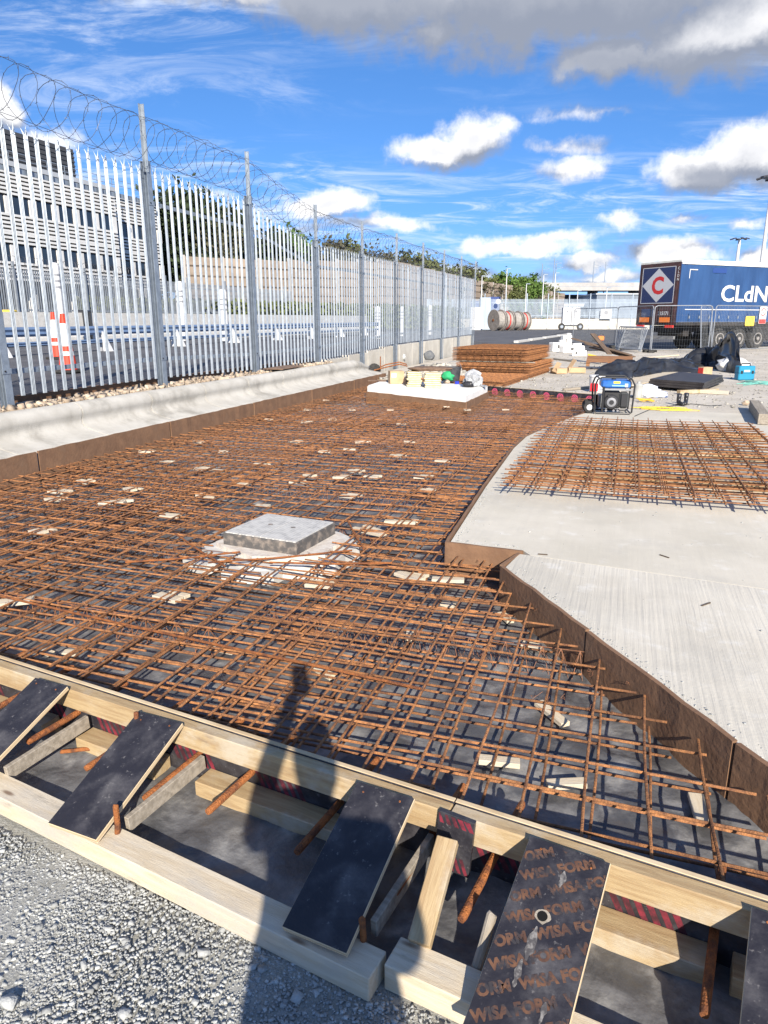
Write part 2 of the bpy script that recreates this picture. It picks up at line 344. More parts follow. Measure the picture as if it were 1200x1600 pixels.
ground = MB().add([(-1500, -1500, -.02), (1500, -1500, -.02), (1500, 2500, -.02), (-1500, 2500, -.02)], [(0, 1, 2, 3)]).build('ground', GRAVEL); struct(ground)
# front gravel with a slightly uneven surface
def front_gravel():
    mb = MB(); nx, ny = 130, 70; X0, X1, Y0, Y1 = -6.5, 6.5, -4.5, 2.4
    for j in range(ny + 1):
        for i in range(nx + 1):
            x = X0 + (X1 - X0) * i / nx; y = Y0 + (Y1 - Y0) * j / ny
            mb.v.append((x, y, -.004 + .012 * mnoise.noise((x * 2.2, y * 2.2, 0)) + .006 * mnoise.noise((x * 9, y * 9, 3))))
    for j in range(ny):
        for i in range(nx):
            a = j * (nx + 1) + i; mb.f.append((a, a + 1, a + nx + 2, a + nx + 1))
    return struct(mb.build('gravel_path', GRAVEL, smooth=True))
front_gravel()

FO = np.array([-.38, 1.88]); UA = math.atan2(-.45, 3.01)
FU = np.array([math.cos(UA), math.sin(UA)]); FWv = np.array([math.sin(UA), -math.cos(UA)])     # along the front formwork, and outwards (to the viewer)
def uw(u, w, z=0.0):
    p = FO + FU * u + FWv * w; return Vector((p[0], p[1], z))
def touw(p):
    d = np.array([p[0], p[1]]) - FO; return d @ FU, d @ FWv
UWM = Matrix.Rotation(UA, 4, 'Z')              # local x along the formwork, local -y outwards

SLABT = .25
def fy(x): return FO[1] + (x - FO[0]) * math.tan(UA)
PIT = [(-5.75, fy(-5.75)), (1.04, fy(1.04)), (-.60, 4.09), (-.51, 4.42), (-1.03, 4.45), (-1.10, 6.17), (-1.15, 8.22), (-1.12, 9.1), (-.97, 9.97), (-.70, 11.2), (-.38, 12.28), (-.45, 14.82), (-2.83, 15.99), (-5.75, 16.85)]

# black membrane on the pit floor
MEMB = M('membrane', (.066, .067, .071), (.165, .165, .168), scale=5.5, detail=9, lo=.35, hi=.7, rough=.34, rough2=.6, bump=.9, bscale=9, bdet=7, spec=.5, dist=.8, extra=overlay((.32, .315, .30), 5.5, .49, .73, detail=12, amt=.75))
def membrane():
    mb = MB(); sx = .05; X0, X1, Y0, Y1 = -6.0, 1.6, .9, 17.2
    nx = int((X1 - X0) / sx); ny = int((Y1 - Y0) / sx); idx = {}
    def wr(x, y):
        a = abs(mnoise.noise((x * 1.1 + .8 * y, y * 1.6, 1.7))); b = abs(mnoise.noise((x * 3.1, y * 2.3 - x, 5.1)))
        w = .026 * max(0, 1 - 5 * a) + .014 * max(0, 1 - 4 * b) + .008 * mnoise.noise((x * 5, y * 5, 9))
        out = (y - fy(x)) < .05
        return .004 + max(0, w) * (.8 if out else 1.0)
    for j in range(ny + 1):
        for i in range(nx + 1):
            x = X0 + sx * i; y = Y0 + sx * j; mb.v.append((x, y, wr(x, y)))
    for j in range(ny):
        for i in range(nx):
            x = X0 + sx * (i + .5); y = Y0 + sx * (j + .5)
            if x > 1.15 and y < fy(x): continue
            if y < fy(x) - .44 - .016 * (-x): continue
            if y > 16.9 + (-5.75 - x) * .27 + .1 and x > -5.75: continue
            a = j * (nx + 1) + i; mb.f.append((a, a + 1, a + nx + 2, a + nx + 1))
    o = mb.build('membrane', MEMB, smooth=True); struct(o); return o
membrane()

# cast slabs on the right: brushed concrete
def brush(sc, st):
    def f(N, L, v, col, b):
        mp = N.new('ShaderNodeMapping'); g = N.new('ShaderNodeNewGeometry'); L.new(g.outputs['Position'], mp.inputs[0]); mp.inputs['Rotation'].default_value = (0, 0, 0); mp.inputs['Scale'].default_value = (sc, 1.4, 1)
        nz = N.new('ShaderNodeTexNoise'); L.new(mp.outputs[0], nz.inputs['Vector']); nz.inputs['Scale'].default_value = 1.0; nz.inputs['Detail'].default_value = 3
        n2 = N.new('ShaderNodeTexNoise'); L.new(g.outputs['Position'], n2.inputs['Vector']); n2.inputs['Scale'].default_value = 60; n2.inputs['Detail'].default_value = 4
        ad = N.new('ShaderNodeMath'); ad.operation = 'MULTIPLY_ADD'; L.new(n2.outputs['Fac'], ad.inputs[0]); ad.inputs[1].default_value = .25; L.new(nz.outputs['Fac'], ad.inputs[2])
        bp = N.new('ShaderNodeBump'); bp.inputs['Strength'].default_value = st; bp.inputs['Distance'].default_value = .006; L.new(ad.outputs[0], bp.inputs['Height']); L.new(bp.outputs[0], b.inputs['Normal'])
        col = overlay((.42, .40, .35), 1.7, .46, .72, detail=10, amt=.6)(N, L, v, col, b); col = overlay((.70, .69, .65), 5, .55, .75, detail=10, amt=.5)(N, L, v, col, b); return overlay((.30, .28, .24), 45, .66, .78, detail=4, amt=.5)(N, L, v, col, b)
    return f
SLAB1 = M('slab_concrete_brushed', (.60, .565, .485), (.51, .475, .40), scale=1.6, detail=8, lo=.3, hi=.7, rough=.9, extra=brush(46, .9))
SLAB2 = M('slab_concrete', (.60, .56, .475), (.50, .465, .385), scale=1.1, detail=9, lo=.3, hi=.7, rough=.9, extra=brush(20, .4))
def slab(name, poly, mat):
    bm = bmesh.new(); n = len(poly)
    vs = [bm.verts.new((p[0], p[1], SLABT)) for p in poly]; f = bm.faces.new(vs)
    if f.normal.z < 0: f.normal_flip()
    r = bmesh.ops.extrude_face_region(bm, geom=[f]); 
    for q in r['geom']:
        if isinstance(q, bmesh.types.BMVert): q.co.z = -.01
    bm.normal_update(); bmesh.ops.recalc_face_normals(bm, faces=bm.faces)
    me = bpy.data.meshes.new(name); bm.to_mesh(me); bm.free(); return struct(link(name, me, mat))
jl = at(818, 866, SLABT); jr = at(1200, 921, SLABT); jd = (jr - jl) / (jr[0] - jl[0])
def jy(x): return jl[1] + (x - jl[0]) * jd[1]
slabN = slab('concrete_slab', [(-.575, 4.075), (1.065, 1.66), (6.5, 1.0), (6.5, jy(6.5) - .004), (-.46, jy(-.46) - .004), (-.53, 4.36)], SLAB1)
slabF = slab('concrete_slab', [(-1.005, 4.475), (-.52, 4.442), (-.46, jy(-.46) + .001), (6.5, jy(6.5) + .001), (6.5, 12.5), (-.33, 12.5), (-.36, 12.26), (-.675, 11.2), (-.945, 9.97), (-1.095, 9.1), (-1.125, 8.22), (-1.075, 6.17)], SLAB2)
def edge_board(p0, p1, z0, z1, parent, th=.022, mat=EDGEB, name='edge_board'):
    p0 = np.array(p0[:2]); p1 = np.array(p1[:2]); d = p1 - p0; l = np.linalg.norm(d); a = math.atan2(d[1], d[0]); nseg = max(2, int(l / .12))
    mb = MB()                                     # slightly ragged board, top edge uneven
    c, s_ = math.cos(a), math.sin(a)
    for k in range(nseg + 1):
        t = k / nseg; q = p0 + d * t; j = rng.normal(0, .0022); h = z1 + rng.normal(0, .003)
        for (o, z) in ((-th / 2 + j, z0), (th / 2 + j, z0), (th / 2 + j, h), (-th / 2 + j, h)): mb.v.append((q[0] - s_ * o, q[1] + c * o, z))
    for k in range(nseg):
        b = 4 * k
        for i in range(4): mb.f.append((b + i, b + (i + 1) % 4, b + 4 + (i + 1) % 4, b + 4 + i))
    mb.f += [(3, 2, 1, 0), (4 * nseg, 4 * nseg + 1, 4 * nseg + 2, 4 * nseg + 3)]
    return mb.build(name, mat, parent)
def along(p0, p1, step):
    p0 = np.array(p0); p1 = np.array(p1); n = max(1, round(np.linalg.norm(p1 - p0) / step)); return [(p0 + (p1 - p0) * i / n, p0 + (p1 - p0) * ((i + .985) / n)) for i in range(n)]
for a, b in along((-.597, 4.085), (1.045, 1.69), 1.15): edge_board(a, b, 0.0, SLABT + .006, slabN)
edge_board((1.07, 1.645), (6.5, .985), 0, SLABT + .005, slabN)
edge_board((-.60, 4.10), (-.535, 4.375), 0, SLABT + .008, slabN)
edge_board((-1.03, 4.455), (-.515, 4.424), 0, SLABT + .004, slabF)
for a, b in zip(PIT[4:10], PIT[5:11]): edge_board(a, b, 0, SLABT + .004, slabF)

# yard beyond, at slab level
def yard():
    poly = [(-.33, 12.503), (60, 12.503), (60, 60), (-6.45, 60), (-6.45, 17.06), (-5.75, 16.90), (-2.83, 16.04), (-.40, 14.85)]
    bm = bmesh.new(); f = bm.faces.new([bm.verts.new((p[0], p[1], .246)) for p in poly]); bmesh.ops.triangulate(bm, faces=[f])
    for e in range(3):
        bmesh.ops.subdivide_edges(bm, edges=[q for q in bm.edges if q.calc_length() > 3], cuts=1, use_grid_fill=True); bmesh.ops.triangulate(bm, faces=bm.faces)
    for q in bm.faces:
        if q.normal.z < 0: q.normal_flip()
    me = bpy.data.meshes.new('yard_ground'); bm.to_mesh(me); bm.free(); return struct(link('yard_ground', me, YARDM))
yard()
hdl = lambda lat, dep, z: (hd[0] * dep + rt[0] * lat, hd[1] * dep + rt[1] * lat, z)
asp = MB().add([hdl(-90, 41, .252), hdl(5.5, 36, .252), hdl(9, 33.5, .252), hdl(30, 44, .252), hdl(220, 60, .252), hdl(220, 420, .252), hdl(-260, 420, .252)], [(0, 1, 2, 3, 4, 5, 6)]).build('asphalt_yard', ASPH); struct(asp)
farl = MB().add([hdl(-900, 300, .246), hdl(900, 300, .246), hdl(900, 2400, .246), hdl(-900, 2400, .246)], [(0, 1, 2, 3)]).build('far_ground', YARDM); struct(farl)
# raised road behind the palisade fence
mb = MB(); ys = [-25, 0, 10, 20, 30, 33.5, 38, 43, 70, 140]; zs = [.70, .70, .70, .72, .74, .72, .45, .262, .262, .262]
for x in (-6.78, -20, -46, -110):
    for y, z in zip(ys, zs): mb.v.append((x, y, z if x < -7 else z))
for i in range(3):
    for j in range(len(ys) - 1): a = i * len(ys) + j; mb.f.append((a, a + 1, a + len(ys) + 1, a + len(ys)))
for j in range(len(ys) - 1):
    b0 = len(mb.v); mb.v += [(-6.78, ys[j], zs[j]), (-6.78, ys[j + 1], zs[j + 1]), (-6.70, ys[j + 1], .0), (-6.70, ys[j], .0)]; mb.f.append((b0, b0 + 1, b0 + 2, b0 + 3))
road = mb.build('road', ROADL); struct(road)

# ------------------------------------------------------------------ kerb on the left
def kerb():
    t = thing('concrete_kerb', 'pale rolled concrete kerb running along the foot of the palisade fence', 'kerb', (0, 0, 0))
    prof = [(-5.765, .02), (-5.765, .365), (-5.80, .372), (-5.98, .415), (-6.08, .455), (-6.115, .50), (-6.12, .545), (-6.10, .585), (-6.095, .62), (-6.105, .665), (-6.14, .705), (-6.19, .728), (-6.25, .733), (-6.31, .718), (-6.35, .68), (-6.36, .60), (-6.36, .02)]
    L_ = 1.36; n = len(prof)
    def unit(seed, y0, l, end=False):
        r = np.random.default_rng(seed); mb = MB(); ny = 10
        for k in range(ny + 1):
            y = (l - .012) * k / ny; br = 0; y = (l - .014) * (0, .012, .1, .2, .3, .4, .5, .6, .8, .988, 1)[k]
            for i, (x, z) in enumerate(prof):
                e = 0
                if end: q = k / ny; zz = .40; z2 = z if z < zz else zz + (z - zz) * (1 - .72 * q * q); x2 = x - .12 * q * q * (z > .3)
                else: z2, x2 = z, x
                w = .004 * mnoise.noise((x * 3, (y + y0) * 1.5, z * 4))
                mb.v.append((x2 + w - (br * .4 if .5 < z else 0), y, z2 + w - (br if z > .36 else 0)))
        for k in range(ny):
            for i in range(n): a = k * n + i; b = k * n + (i + 1) % n; mb.f.append((a, b, b + n, a + n))
        b_ = len(mb.v); mb.v += mb.v[:n] + mb.v[ny * n:ny * n + n]; mb.f += [tuple(range(b_ + n - 1, b_ - 1, -1)), tuple(range(b_ + n, b_ + 2 * n))]
        o = mb.build('kerb_unit', CONC, t, smooth=True, loc=(0, y0, 0)); return o
    y = -1.2; k = 0
    while y < 15.6: unit(k, y, L_); y += L_; k += 1
    unit(99, y, 1.15, True)
    for a, b in along((-5.748, -1.2), (-5.748, y + 1.1), 2.4): edge_board(a, b, 0.0, .362, t, th=.024)
    return t
kerb()
# verge behind the kerb
def verge():
    mb = MB(); nx, ny = 9, 150; X0, X1, Y0, Y1 = -7.05, -6.30, -1.5, 17.4
    for j in range(ny + 1):
        for i in range(nx + 1):
            x = X0 + (X1 - X0) * i / nx; y = Y0 + (Y1 - Y0) * j / ny
            h = .70 + .05 * mnoise.noise((x * 4, y * 2, 2)) + .03 * mnoise.noise((x * 11, y * 9, 4)) - (.06 if i == nx else 0) - max(0, (y - 15.2) * .16)
            if i == 0: h -= .10
            mb.v.append((x, y, h))
    for j in range(ny):
        for i in range(nx): a = j * (nx + 1) + i; mb.f.append((a, a + 1, a + nx + 2, a + nx + 1))
    return struct(mb.build('verge', VERGE, smooth=False))
verge()

ICO = None
def ico():
    global ICO
    if ICO is None:
        bm = bmesh.new(); bmesh.ops.create_icosphere(bm, subdivisions=1, radius=1); bm.verts.index_update()
        ICO = (np.array([v.co for v in bm.verts]), np.array([[v.index for v in f.verts] for f in bm.faces])); bm.free()
    return ICO
OCT = (np.array([(1, 0, 0), (-1, 0, 0), (0, 1, 0), (0, -1, 0), (0, 0, 1), (0, 0, -1)], float), np.array([(0, 2, 4), (2, 1, 4), (1, 3, 4), (3, 0, 4), (2, 0, 5), (1, 2, 5), (3, 1, 5), (0, 3, 5)]))
CUB = (np.array([(-1, -1, -1), (1, -1, -1), (1, 1, -1), (-1, 1, -1), (-1, -1, 1), (1, -1, 1), (1, 1, 1), (-1, 1, 1)], float) * .72, np.array([(0, 2, 1), (0, 3, 2), (4, 5, 6), (4, 6, 7), (0, 1, 5), (0, 5, 4), (1, 2, 6), (1, 6, 5), (2, 3, 7), (2, 7, 6), (3, 0, 4), (3, 4, 7)]))
def rocks(name, pts, sizes, mat, base='ico', flat=.65, jit=.25, parent=None):
    bv, bf = ico() if base == 'ico' else (CUB if base == 'cub' else OCT)
    if base == 'cub': jit = .5
    n = len(pts); k = len(bv)
    sc = np.stack([rng.uniform(.7, 1.25, n), rng.uniform(.6, 1.1, n), rng.uniform(flat * .7, flat * 1.3, n)], 1) * np.array(sizes)[:, None]
    V = bv[None] * (1 + rng.uniform(-jit, jit, (n, k, 3))); V = V * sc[:, None, :]
    a = rng.uniform(0, 2 * math.pi, n); b = rng.normal(0, .35, n)
    cb, sb = np.cos(b), np.sin(b); x = V[:, :, 0].copy(); z = V[:, :, 2].copy(); V[:, :, 0] = x * cb[:, None] - z * sb[:, None]; V[:, :, 2] = x * sb[:, None] + z * cb[:, None]
    ca, sa = np.cos(a), np.sin(a); x = V[:, :, 0].copy(); y = V[:, :, 1].copy(); V[:, :, 0] = x * ca[:, None] - y * sa[:, None]; V[:, :, 1] = x * sa[:, None] + y * ca[:, None]
    V += np.array(pts)[:, None, :]
    Fc = (bf[None] + (np.arange(n) * k)[:, None, None]).reshape(-1, 3)
    me = bpy.data.meshes.new(name); V = V.reshape(-1, 3)
    me.vertices.add(len(V)); me.vertices.foreach_set('co', V.ravel()); me.loops.add(Fc.size); me.loops.foreach_set('vertex_index', Fc.ravel().astype(np.int32))
    me.polygons.add(len(Fc)); me.polygons.foreach_set('loop_start', np.arange(0, Fc.size, 3, dtype=np.int32)); me.update(calc_edges=True); me.validate()
    return link(name, me, mat, parent)
# loose stone on the front gravel
def front_stones():
    def scatter(n, lo, hi, base, name, mat, x0=-3.6, x1=1.6, y0=-.6):
        P = []; S = []
        while len(P) < n:
            x = rng.uniform(x0, x1); u, w = touw((x, 0)); y = rng.uniform(y0, 2.0)
            u, w = touw((x, y))
            if w < .50 + max(0, -u) * .03: continue
            if y < .35 and rng.random() < .6: continue
            cl = mnoise.noise((x * 2.6, y * 2.6, 7.7))
            if rng.random() > .80 + cl * .6: continue
            s = lo * (hi / lo) ** (rng.random() ** 1.7); P.append((x, y, s * .12)); S.append(s)
        return rocks(name, P, S, mat, base)
    a = scatter(46000, .0020, .0052, 'cub', 'gravel', STONE, x0=-2.9, x1=.9, y0=.4); stuff(a, 'fine pale grey crushed gravel in front of the formwork', 'gravel')
    a = scatter(38000, .0030, .0075, 'cub', 'gravel', STONE, x0=-2.7, x1=.7, y0=.5); stuff(a, 'angular grey gravel chips in front of the formwork', 'gravel')
    b = scatter(1800, .0065, .0135, 'cub', 'crushed_stones', STONE, x0=-2.9, x1=1.0, y0=.3); stuff(b, 'coarser pale grey crushed stones lying on the front gravel', 'stones')
    # the largest stones one can point at
    for k, (px, py, s, lb) in enumerate([(15, 1572, .026, 'largest white stone at the left edge of the front gravel'), (242, 1455, .015, 'pale angular stone on gravel below the first long base plank'), (205, 1445 + 0, .014, 'small flat stone on the front gravel left of the shadow'),
              (395, 1513, .016, 'pale stone at the edge of the shadow on the gravel'), (193, 1585, .015, 'flat pale stone near the bottom edge of the gravel'), (132, 1510, .015, 'pale angular stone beside another on the left gravel'), (318, 1490, .017, 'rounded pale stone on gravel beneath the plank'), (465, 1560, .018, 'blue grey stone in the shadow on the gravel')]):
        p = at(px, py, 0); o = rocks('stone', [(0, 0, s * .25)], [s], STONE, 'cub'); o.location = (p[0], p[1], 0); tag(o, lb, 'stone', 'large stones on the gravel')
front_stones()
# rubble on the verge
def verge_rubble():
    P = []; S = []
    for _ in range(1700):
        y = rng.uniform(4.5, 15.6); x = rng.uniform(-6.85, -6.36); s = .006 * (11 ** (rng.random() ** 2.4)); P.append((x, y, .715 + .04 * mnoise.noise((x * 4, y * 2, 2)) + s * .1)); S.append(s)
    stuff(rocks('rubble', P, S, STONEB, 'cub'), 'buff broken stone and soil along the foot of the palisade fence', 'rubble')
verge_rubble()
def yard_stones():
    P = []; S = []
    for _ in range(4200):
        d = 11.6 + 24 * rng.random() ** 1.6; px = rng.uniform(750, 1330); p = gz(px, d, .25)
        if p[1] < 12.6 or p[0] < -6.3 or (p[1] < 16.95 - (p[0] + 5.75) * .4 and p[0] < -.3): continue
        if d < 13 and rng.random() < .5: continue
        s = .008 * (4.5 ** (rng.random() ** 2.6)); P.append((p[0], p[1], .25 + s * .15)); S.append(s)
    for _ in range(900):                                    # heap by the wall, behind the plinth
        x = rng.normal(-4.4, .75); y = rng.normal(17.7, .42); h = .34 * math.exp(-((x + 4.4) / .8) ** 2 - ((y - 17.7) / .45) ** 2)
        if y < 16.9 or x < -6.2: continue
        s = rng.uniform(.015, .06); P.append((x, y, .25 + h + s * .1)); S.append(s)
    stuff(rocks('rubble', P, S, STONEY, 'cub'), 'scattered pale stones and grit over the far yard', 'rubble')
yard_stones()

# slurry crumbs and grit along the cast slab edges
def slab_crumbs():
    P = []; S = []
    for (a, b) in (((-.575, 4.075), (1.065, 1.66)), ((-1.075, 6.17), (-1.005, 4.475)), ((-1.005, 4.475), (-.5, 4.44))):
        a, b = np.array(a), np.array(b); d = b - a; nrm = np.array([-d[1], d[0]]) / np.linalg.norm(d)
        if nrm[0] < 0: nrm = -nrm
        for _ in range(int(90 * np.linalg.norm(d))):
            q = a + d * rng.random() + nrm * (.012 + abs(rng.normal(0, .035))); s = .0016 * (4 ** rng.random()); P.append((q[0], q[1], SLABT + s * .3)); S.append(s)
    for _ in range(420):
        x = rng.uniform(-.9, 3.0); y = rng.uniform(3.0, 12.2)
        if y < 4.5 and x < 1.1 - (y - 1.7) * .68 + .15: continue
        s = .0022 * (4 ** (rng.random() ** 2)); P.append((x, y, SLABT + s * .3)); S.append(s)
    stuff(rocks('grit', P, S, STONE, 'cub'), 'crumbs and grit scattered along the edges of the cast slabs', 'grit')
slab_crumbs()
for k, (px, py, l, a, lb) in enumerate(((1103, 945, .075, .9, 'small dark stick lying on the near cast slab'), (1038, 870, .07, -.7, 'small dark twig lying on the far cast slab'), (848, 867, .06, .1, 'small brown wood chip at the slab joint'))):
    p = at(px, py, SLABT); o = MB().bbox((0, 0, 0), (l, .008, .006), .001).build('twig', M('twig_dark', (.08, .06, .045), rough=.9)); o.location = (p[0], p[1], SLABT + .004); o.rotation_euler = (0, 0, a); tag(o, lb, 'twig')
# ================================================================== PALISADE FENCE
FX = -6.70; PY = [6.38 + 2.955 * i for i in range(-1, 10)]
def ptop(y): return 3.81 if y < 12.2 else (3.81 - .48 * (y - 12.2) / 2.95 if y < 15.15 else 3.33 + .006 * (y - 15.15))
def pbot(y): return float(np.interp(y, [0, 9.2, 12, 15, 18, 21, 24, 33.5], [.83, .83, .77, .77, .85, .96, .98, 1.02]))
def pale_mesh():
    # W-section steel pale of length 1 (scaled along z), splayed triple point
    half = [(-.029, .000), (-.019, .015), (-.008, .002), (0, .015), (.008, .002), (.019, .015), (.029, .000)]
    th = .0032; prof = half + [(x, y - th) for x, y in reversed(half)]
    n = len(prof); mb = MB()
    for z in (0, .965):
        for x, y in prof: mb.v.append((x, y, z))
    for i in range(n): mb.f.append((i, (i + 1) % n, n + (i + 1) % n, n + i))
    mb.f.append(tuple(range(n - 1, -1, -1)))
    m = len(half)
    # three prongs
    for (i0, i1, tx, ty, tz) in ((0, 2, -.046, -.020, .992), (2, 4, 0, .022, 1.0), (4, 6, .046, -.020, .992)):
        loop = list(range(n + i0, n + i1 + 1)) + [n + (2 * m - 1 - i) for i in range(i1, i0 - 1, -1)]
        mb.v.append((tx, ty, tz)); t = len(mb.v) - 1
        for a, b in zip(loop, loop[1:] + loop[:1]): mb.f.append((a, b, t))
    me = bpy.data.meshes.new('pale'); me.from_pydata(mb.v, [], mb.f); me.materials.append(GALV); return me
def palisade():
    t = thing('palisade_fence', 'tall galvanised steel palisade fence with pointed pales above the kerb', 'fence', (FX, 0, 0))
    pm = pale_mesh()
    for k, y in enumerate(PY):
        top = ptop(y) + .03; zb = .66 if y < 16 else .22
        mb = MB()                                  # I-section post
        mb.box((0, 0, (top + zb) / 2), (.006, .088, top - zb)); mb.box((.048, 0, (top + zb) / 2), (.008, .10, top - zb)); mb.box((-.048, 0, (top + zb) / 2), (.008, .10, top - zb))
        p = mb.build('post', GALVP, t, loc=(.075, y, 0))
        e = MB(); e.box((0, 0, top + .28), (.006, .058, .86)); e.box((.026, .026, top + .28), (.052, .006, .86)); e.build('post_extension', GALV, p, loc=(.02, -.055, 0))
        for z in (pbot(y) + .30, top - .55): bl = MB(); bl.cyl((.052, -.03, z), (.068, -.03, z), .011, n=6); bl.build('bolt', BLACKM, p); MB().box((.0555, 0, z), (.007, .13, .06)).build('bracket', GALVP, p)
    for k in range(len(PY) - 1):
        y0, y1 = PY[k], PY[k + 1]
        for which in (0, 1):
            za = (pbot(y0) + .28) if which == 0 else ptop(y0) - .50; zb = (pbot(y1) + .28) if which == 0 else ptop(y1) - .50
            if which == 1 and 12.0 < y0 < 12.4: zb = ptop(y1) - .50
            mb = MB(); mb.add([(x, y, z + dz) for (y, z) in ((y0 + .05, za), (y1 - .05, zb)) for (x, dz) in ((0, -.025), (.005, -.025), (.005, .025), (0, .025))], [(0, 1, 2, 3), (7, 6, 5, 4), (0, 4, 5, 1), (1, 5, 6, 2), (2, 6, 7, 3), (3, 7, 4, 0)])
            mb.add([(x, y, z + dz) for (y, z) in ((y0 + .05, za), (y1 - .05, zb)) for (x, dz) in ((-.045, .0251), (.005, .0251), (.005, .0301), (-.045, .0301))], [(0, 1, 2, 3), (7, 6, 5, 4), (0, 4, 5, 1), (1, 5, 6, 2), (2, 6, 7, 3), (3, 7, 4, 0)])
            mb.build('rail', GALVP, t, loc=(.012, 0, 0))
        n = 17
        for i in range(n):
            y = y0 + (y1 - y0) * (i + .62) / (n + .25); zb_, zt = pbot(y), ptop(y)
            o = link('pale', pm, None, t, loc=(.036, y, zb_)); o.rotation_euler = (rng.normal(0, .0022), rng.normal(0, .0022), math.pi / 2 * -1 + rng.normal(0, .05)); o.scale = (1, 1, zt - zb_ + rng.normal(0, .006))
    # coil of barbed wire along the top
    mb = MB(); pts = []; y = PY[0]; r = .29; tt = 0; barb = []
    step = 22; pitch = .262
    while y < PY[-1]:
        a = 2 * math.pi * tt / step; c = ptop(y) + .31 + .02 * math.sin(y * 1.3); rr = r * (1 + .04 * math.sin(y * 2.1 + tt))
        pts.append((FX + .06 + rr * math.cos(a), y + .05 * math.sin(a * 2), c + rr * math.sin(a))); y += pitch / step; tt += 1
    mb.tube(pts, .0031, n=4)
    for i in range(2, len(pts), 2):
        p = Vector(pts[i]); d = Vector((rng.normal(), rng.normal() * .4, rng.normal())).normalized() * .018
        mb.cyl(p - d, p + d, .0028, n=3)
    tag(mb.build('barbed_wire_coil', STEELW), 'thin coil of barbed wire looped along the top of the palisade fence', 'barbed wire')
    w = MB()
    for dz in (.035, .60):
        w.tube([(FX + .06, y, ptop(y) + dz + .02 * math.sin(y * 2.1)) for y in np.arange(PY[0], PY[-1] + .2, .37)], .0030, n=4)
    tag(w.build('line_wire', STEELW), 'thin straight line wires strung between the fence post extensions', 'wire')
    return t
palisade()
# retaining wall under the far half of the fence
def retaining_wall():
    t = thing('retaining_wall', 'low pale concrete retaining wall under the far half of the palisade fence', 'wall', (0, 0, 0))
    y = 15.9
    while y < 33.4:
        l = min(1.47, 33.45 - y); zt = pbot(y + l / 2) - .055
        MB().bbox((-6.80 + rng.normal(0, .003), y + l / 2, (zt - .2) / 2 + .0), (.22, l - .012, zt + .2), .01).build('wall_panel', WALLC, t); y += 1.47
    return t
retaining_wall()
# dark strip standing in for fence shade, seen between verge and near pales
MB().box((-7.02, 7.0, .62), (.10, 18.5, .34)).build('shade_strip', EDGEB)
o = bpy.data.objects['shade_strip']; tag(o, 'low dark strip standing in for shade behind the foot of the near fence pales', 'shade_strip')

# ================================================================== FRONT FORMWORK
def plank(name, u0, u1, w0, w1, z0, z1, mat, parent=None, skew=0.0, label=None, cat=None, group=None, b=.003):
    l = u1 - u0; o = MB().bbox((0, 0, 0), (l, w1 - w0, z1 - z0), b).build(name, mat, parent)
    c = uw((u0 + u1) / 2, (w0 + w1) / 2, (z0 + z1) / 2); o.location = c; o.rotation_euler = (0, 0, UA + skew)
    if label: tag(o, label, cat, group)
    return o
def printed(name, u0, u1, w, z0, z1, parent, stripes):
    """ply sheet with dark face, pale top edge and red print"""
    o = plank(name, u0, u1, w, w + .018, z0, z1, FILM, parent)
    e = plank('ply_edge', u0, u1, w + .0005, w + .0175, z1 - .0005, z1 + .003, PLYE, None, b=.0008); e.parent = o; e.matrix_parent_inverse = o.matrix_basis.inverted()
    return o
form = thing('front_formwork', 'timber formwork edge with dark printed ply along the front of the rebar', 'formwork', (0, 0, 0))
SPL = touw(at(713, 1250, .25))[0]
for (u0, u1) in ((-2.44 + SPL, SPL - .002), (-4.88 + SPL, -2.443 + SPL), (SPL + .002, SPL + 1.5)):
    ply = printed('ply_face', u0, u1, -.002, .0, SLABT + .002, form, None)
    # red print on the outer face: slanted bars in clusters
    mb = MB(); u = u0 + .1
    while u < u1 - .35:
        for k in range(6):
            for (a, b) in ((0, 1),):
                x0 = u + k * .034; mb.add([(x0, 0, .06), (x0 + .02, 0, .06), (x0 - .03, 0, .165), (x0 - .05, 0, .165)], [(0, 1, 2, 3)])
        u += .40
    o = stuff(mb.build('print', PRINTR, ply)); o.location = (-(u0 + u1) / 2, -.0100, -(SLABT + .002) / 2)
plank('top_rail', -2.44 + SPL, SPL - .003, .0165, .064, .160, SLABT - .002, TIMB, form)
plank('top_rail', SPL + .003, SPL + 1.5, .0165, .066, .158, SLABT - .001, TIMB, form)
plank('top_rail', -4.88 + SPL, -2.445 + SPL, .0165, .064, .160, SLABT - .002, TIMB, form)
for (a, b) in ((-2.55, -1.80), (-1.60, -1.18), (-.98, -.20), (.275, .745), (.80, 1.35)): plank('bottom_rail', a, b, .0168, .108, .004, .066, TIMB, form, skew=rng.normal(0, .006))
# planks on the ground outside
plank('base_plank', -3.6, SPL - .02 - .02, .372, .468, .004, .080, TIMBP, None, skew=-.030, label='long pale base plank on the gravel under the sloping boards, left of the shadow', cat='plank').location = uw((-3.6 + SPL) / 2, .443, .042)
plank('base_plank', SPL - .005, SPL + 1.35, .40, .50, .004, .085, TIMBP, None, skew=-.012, label='shorter pale base plank on the gravel under the printed board, at the right', cat='plank')
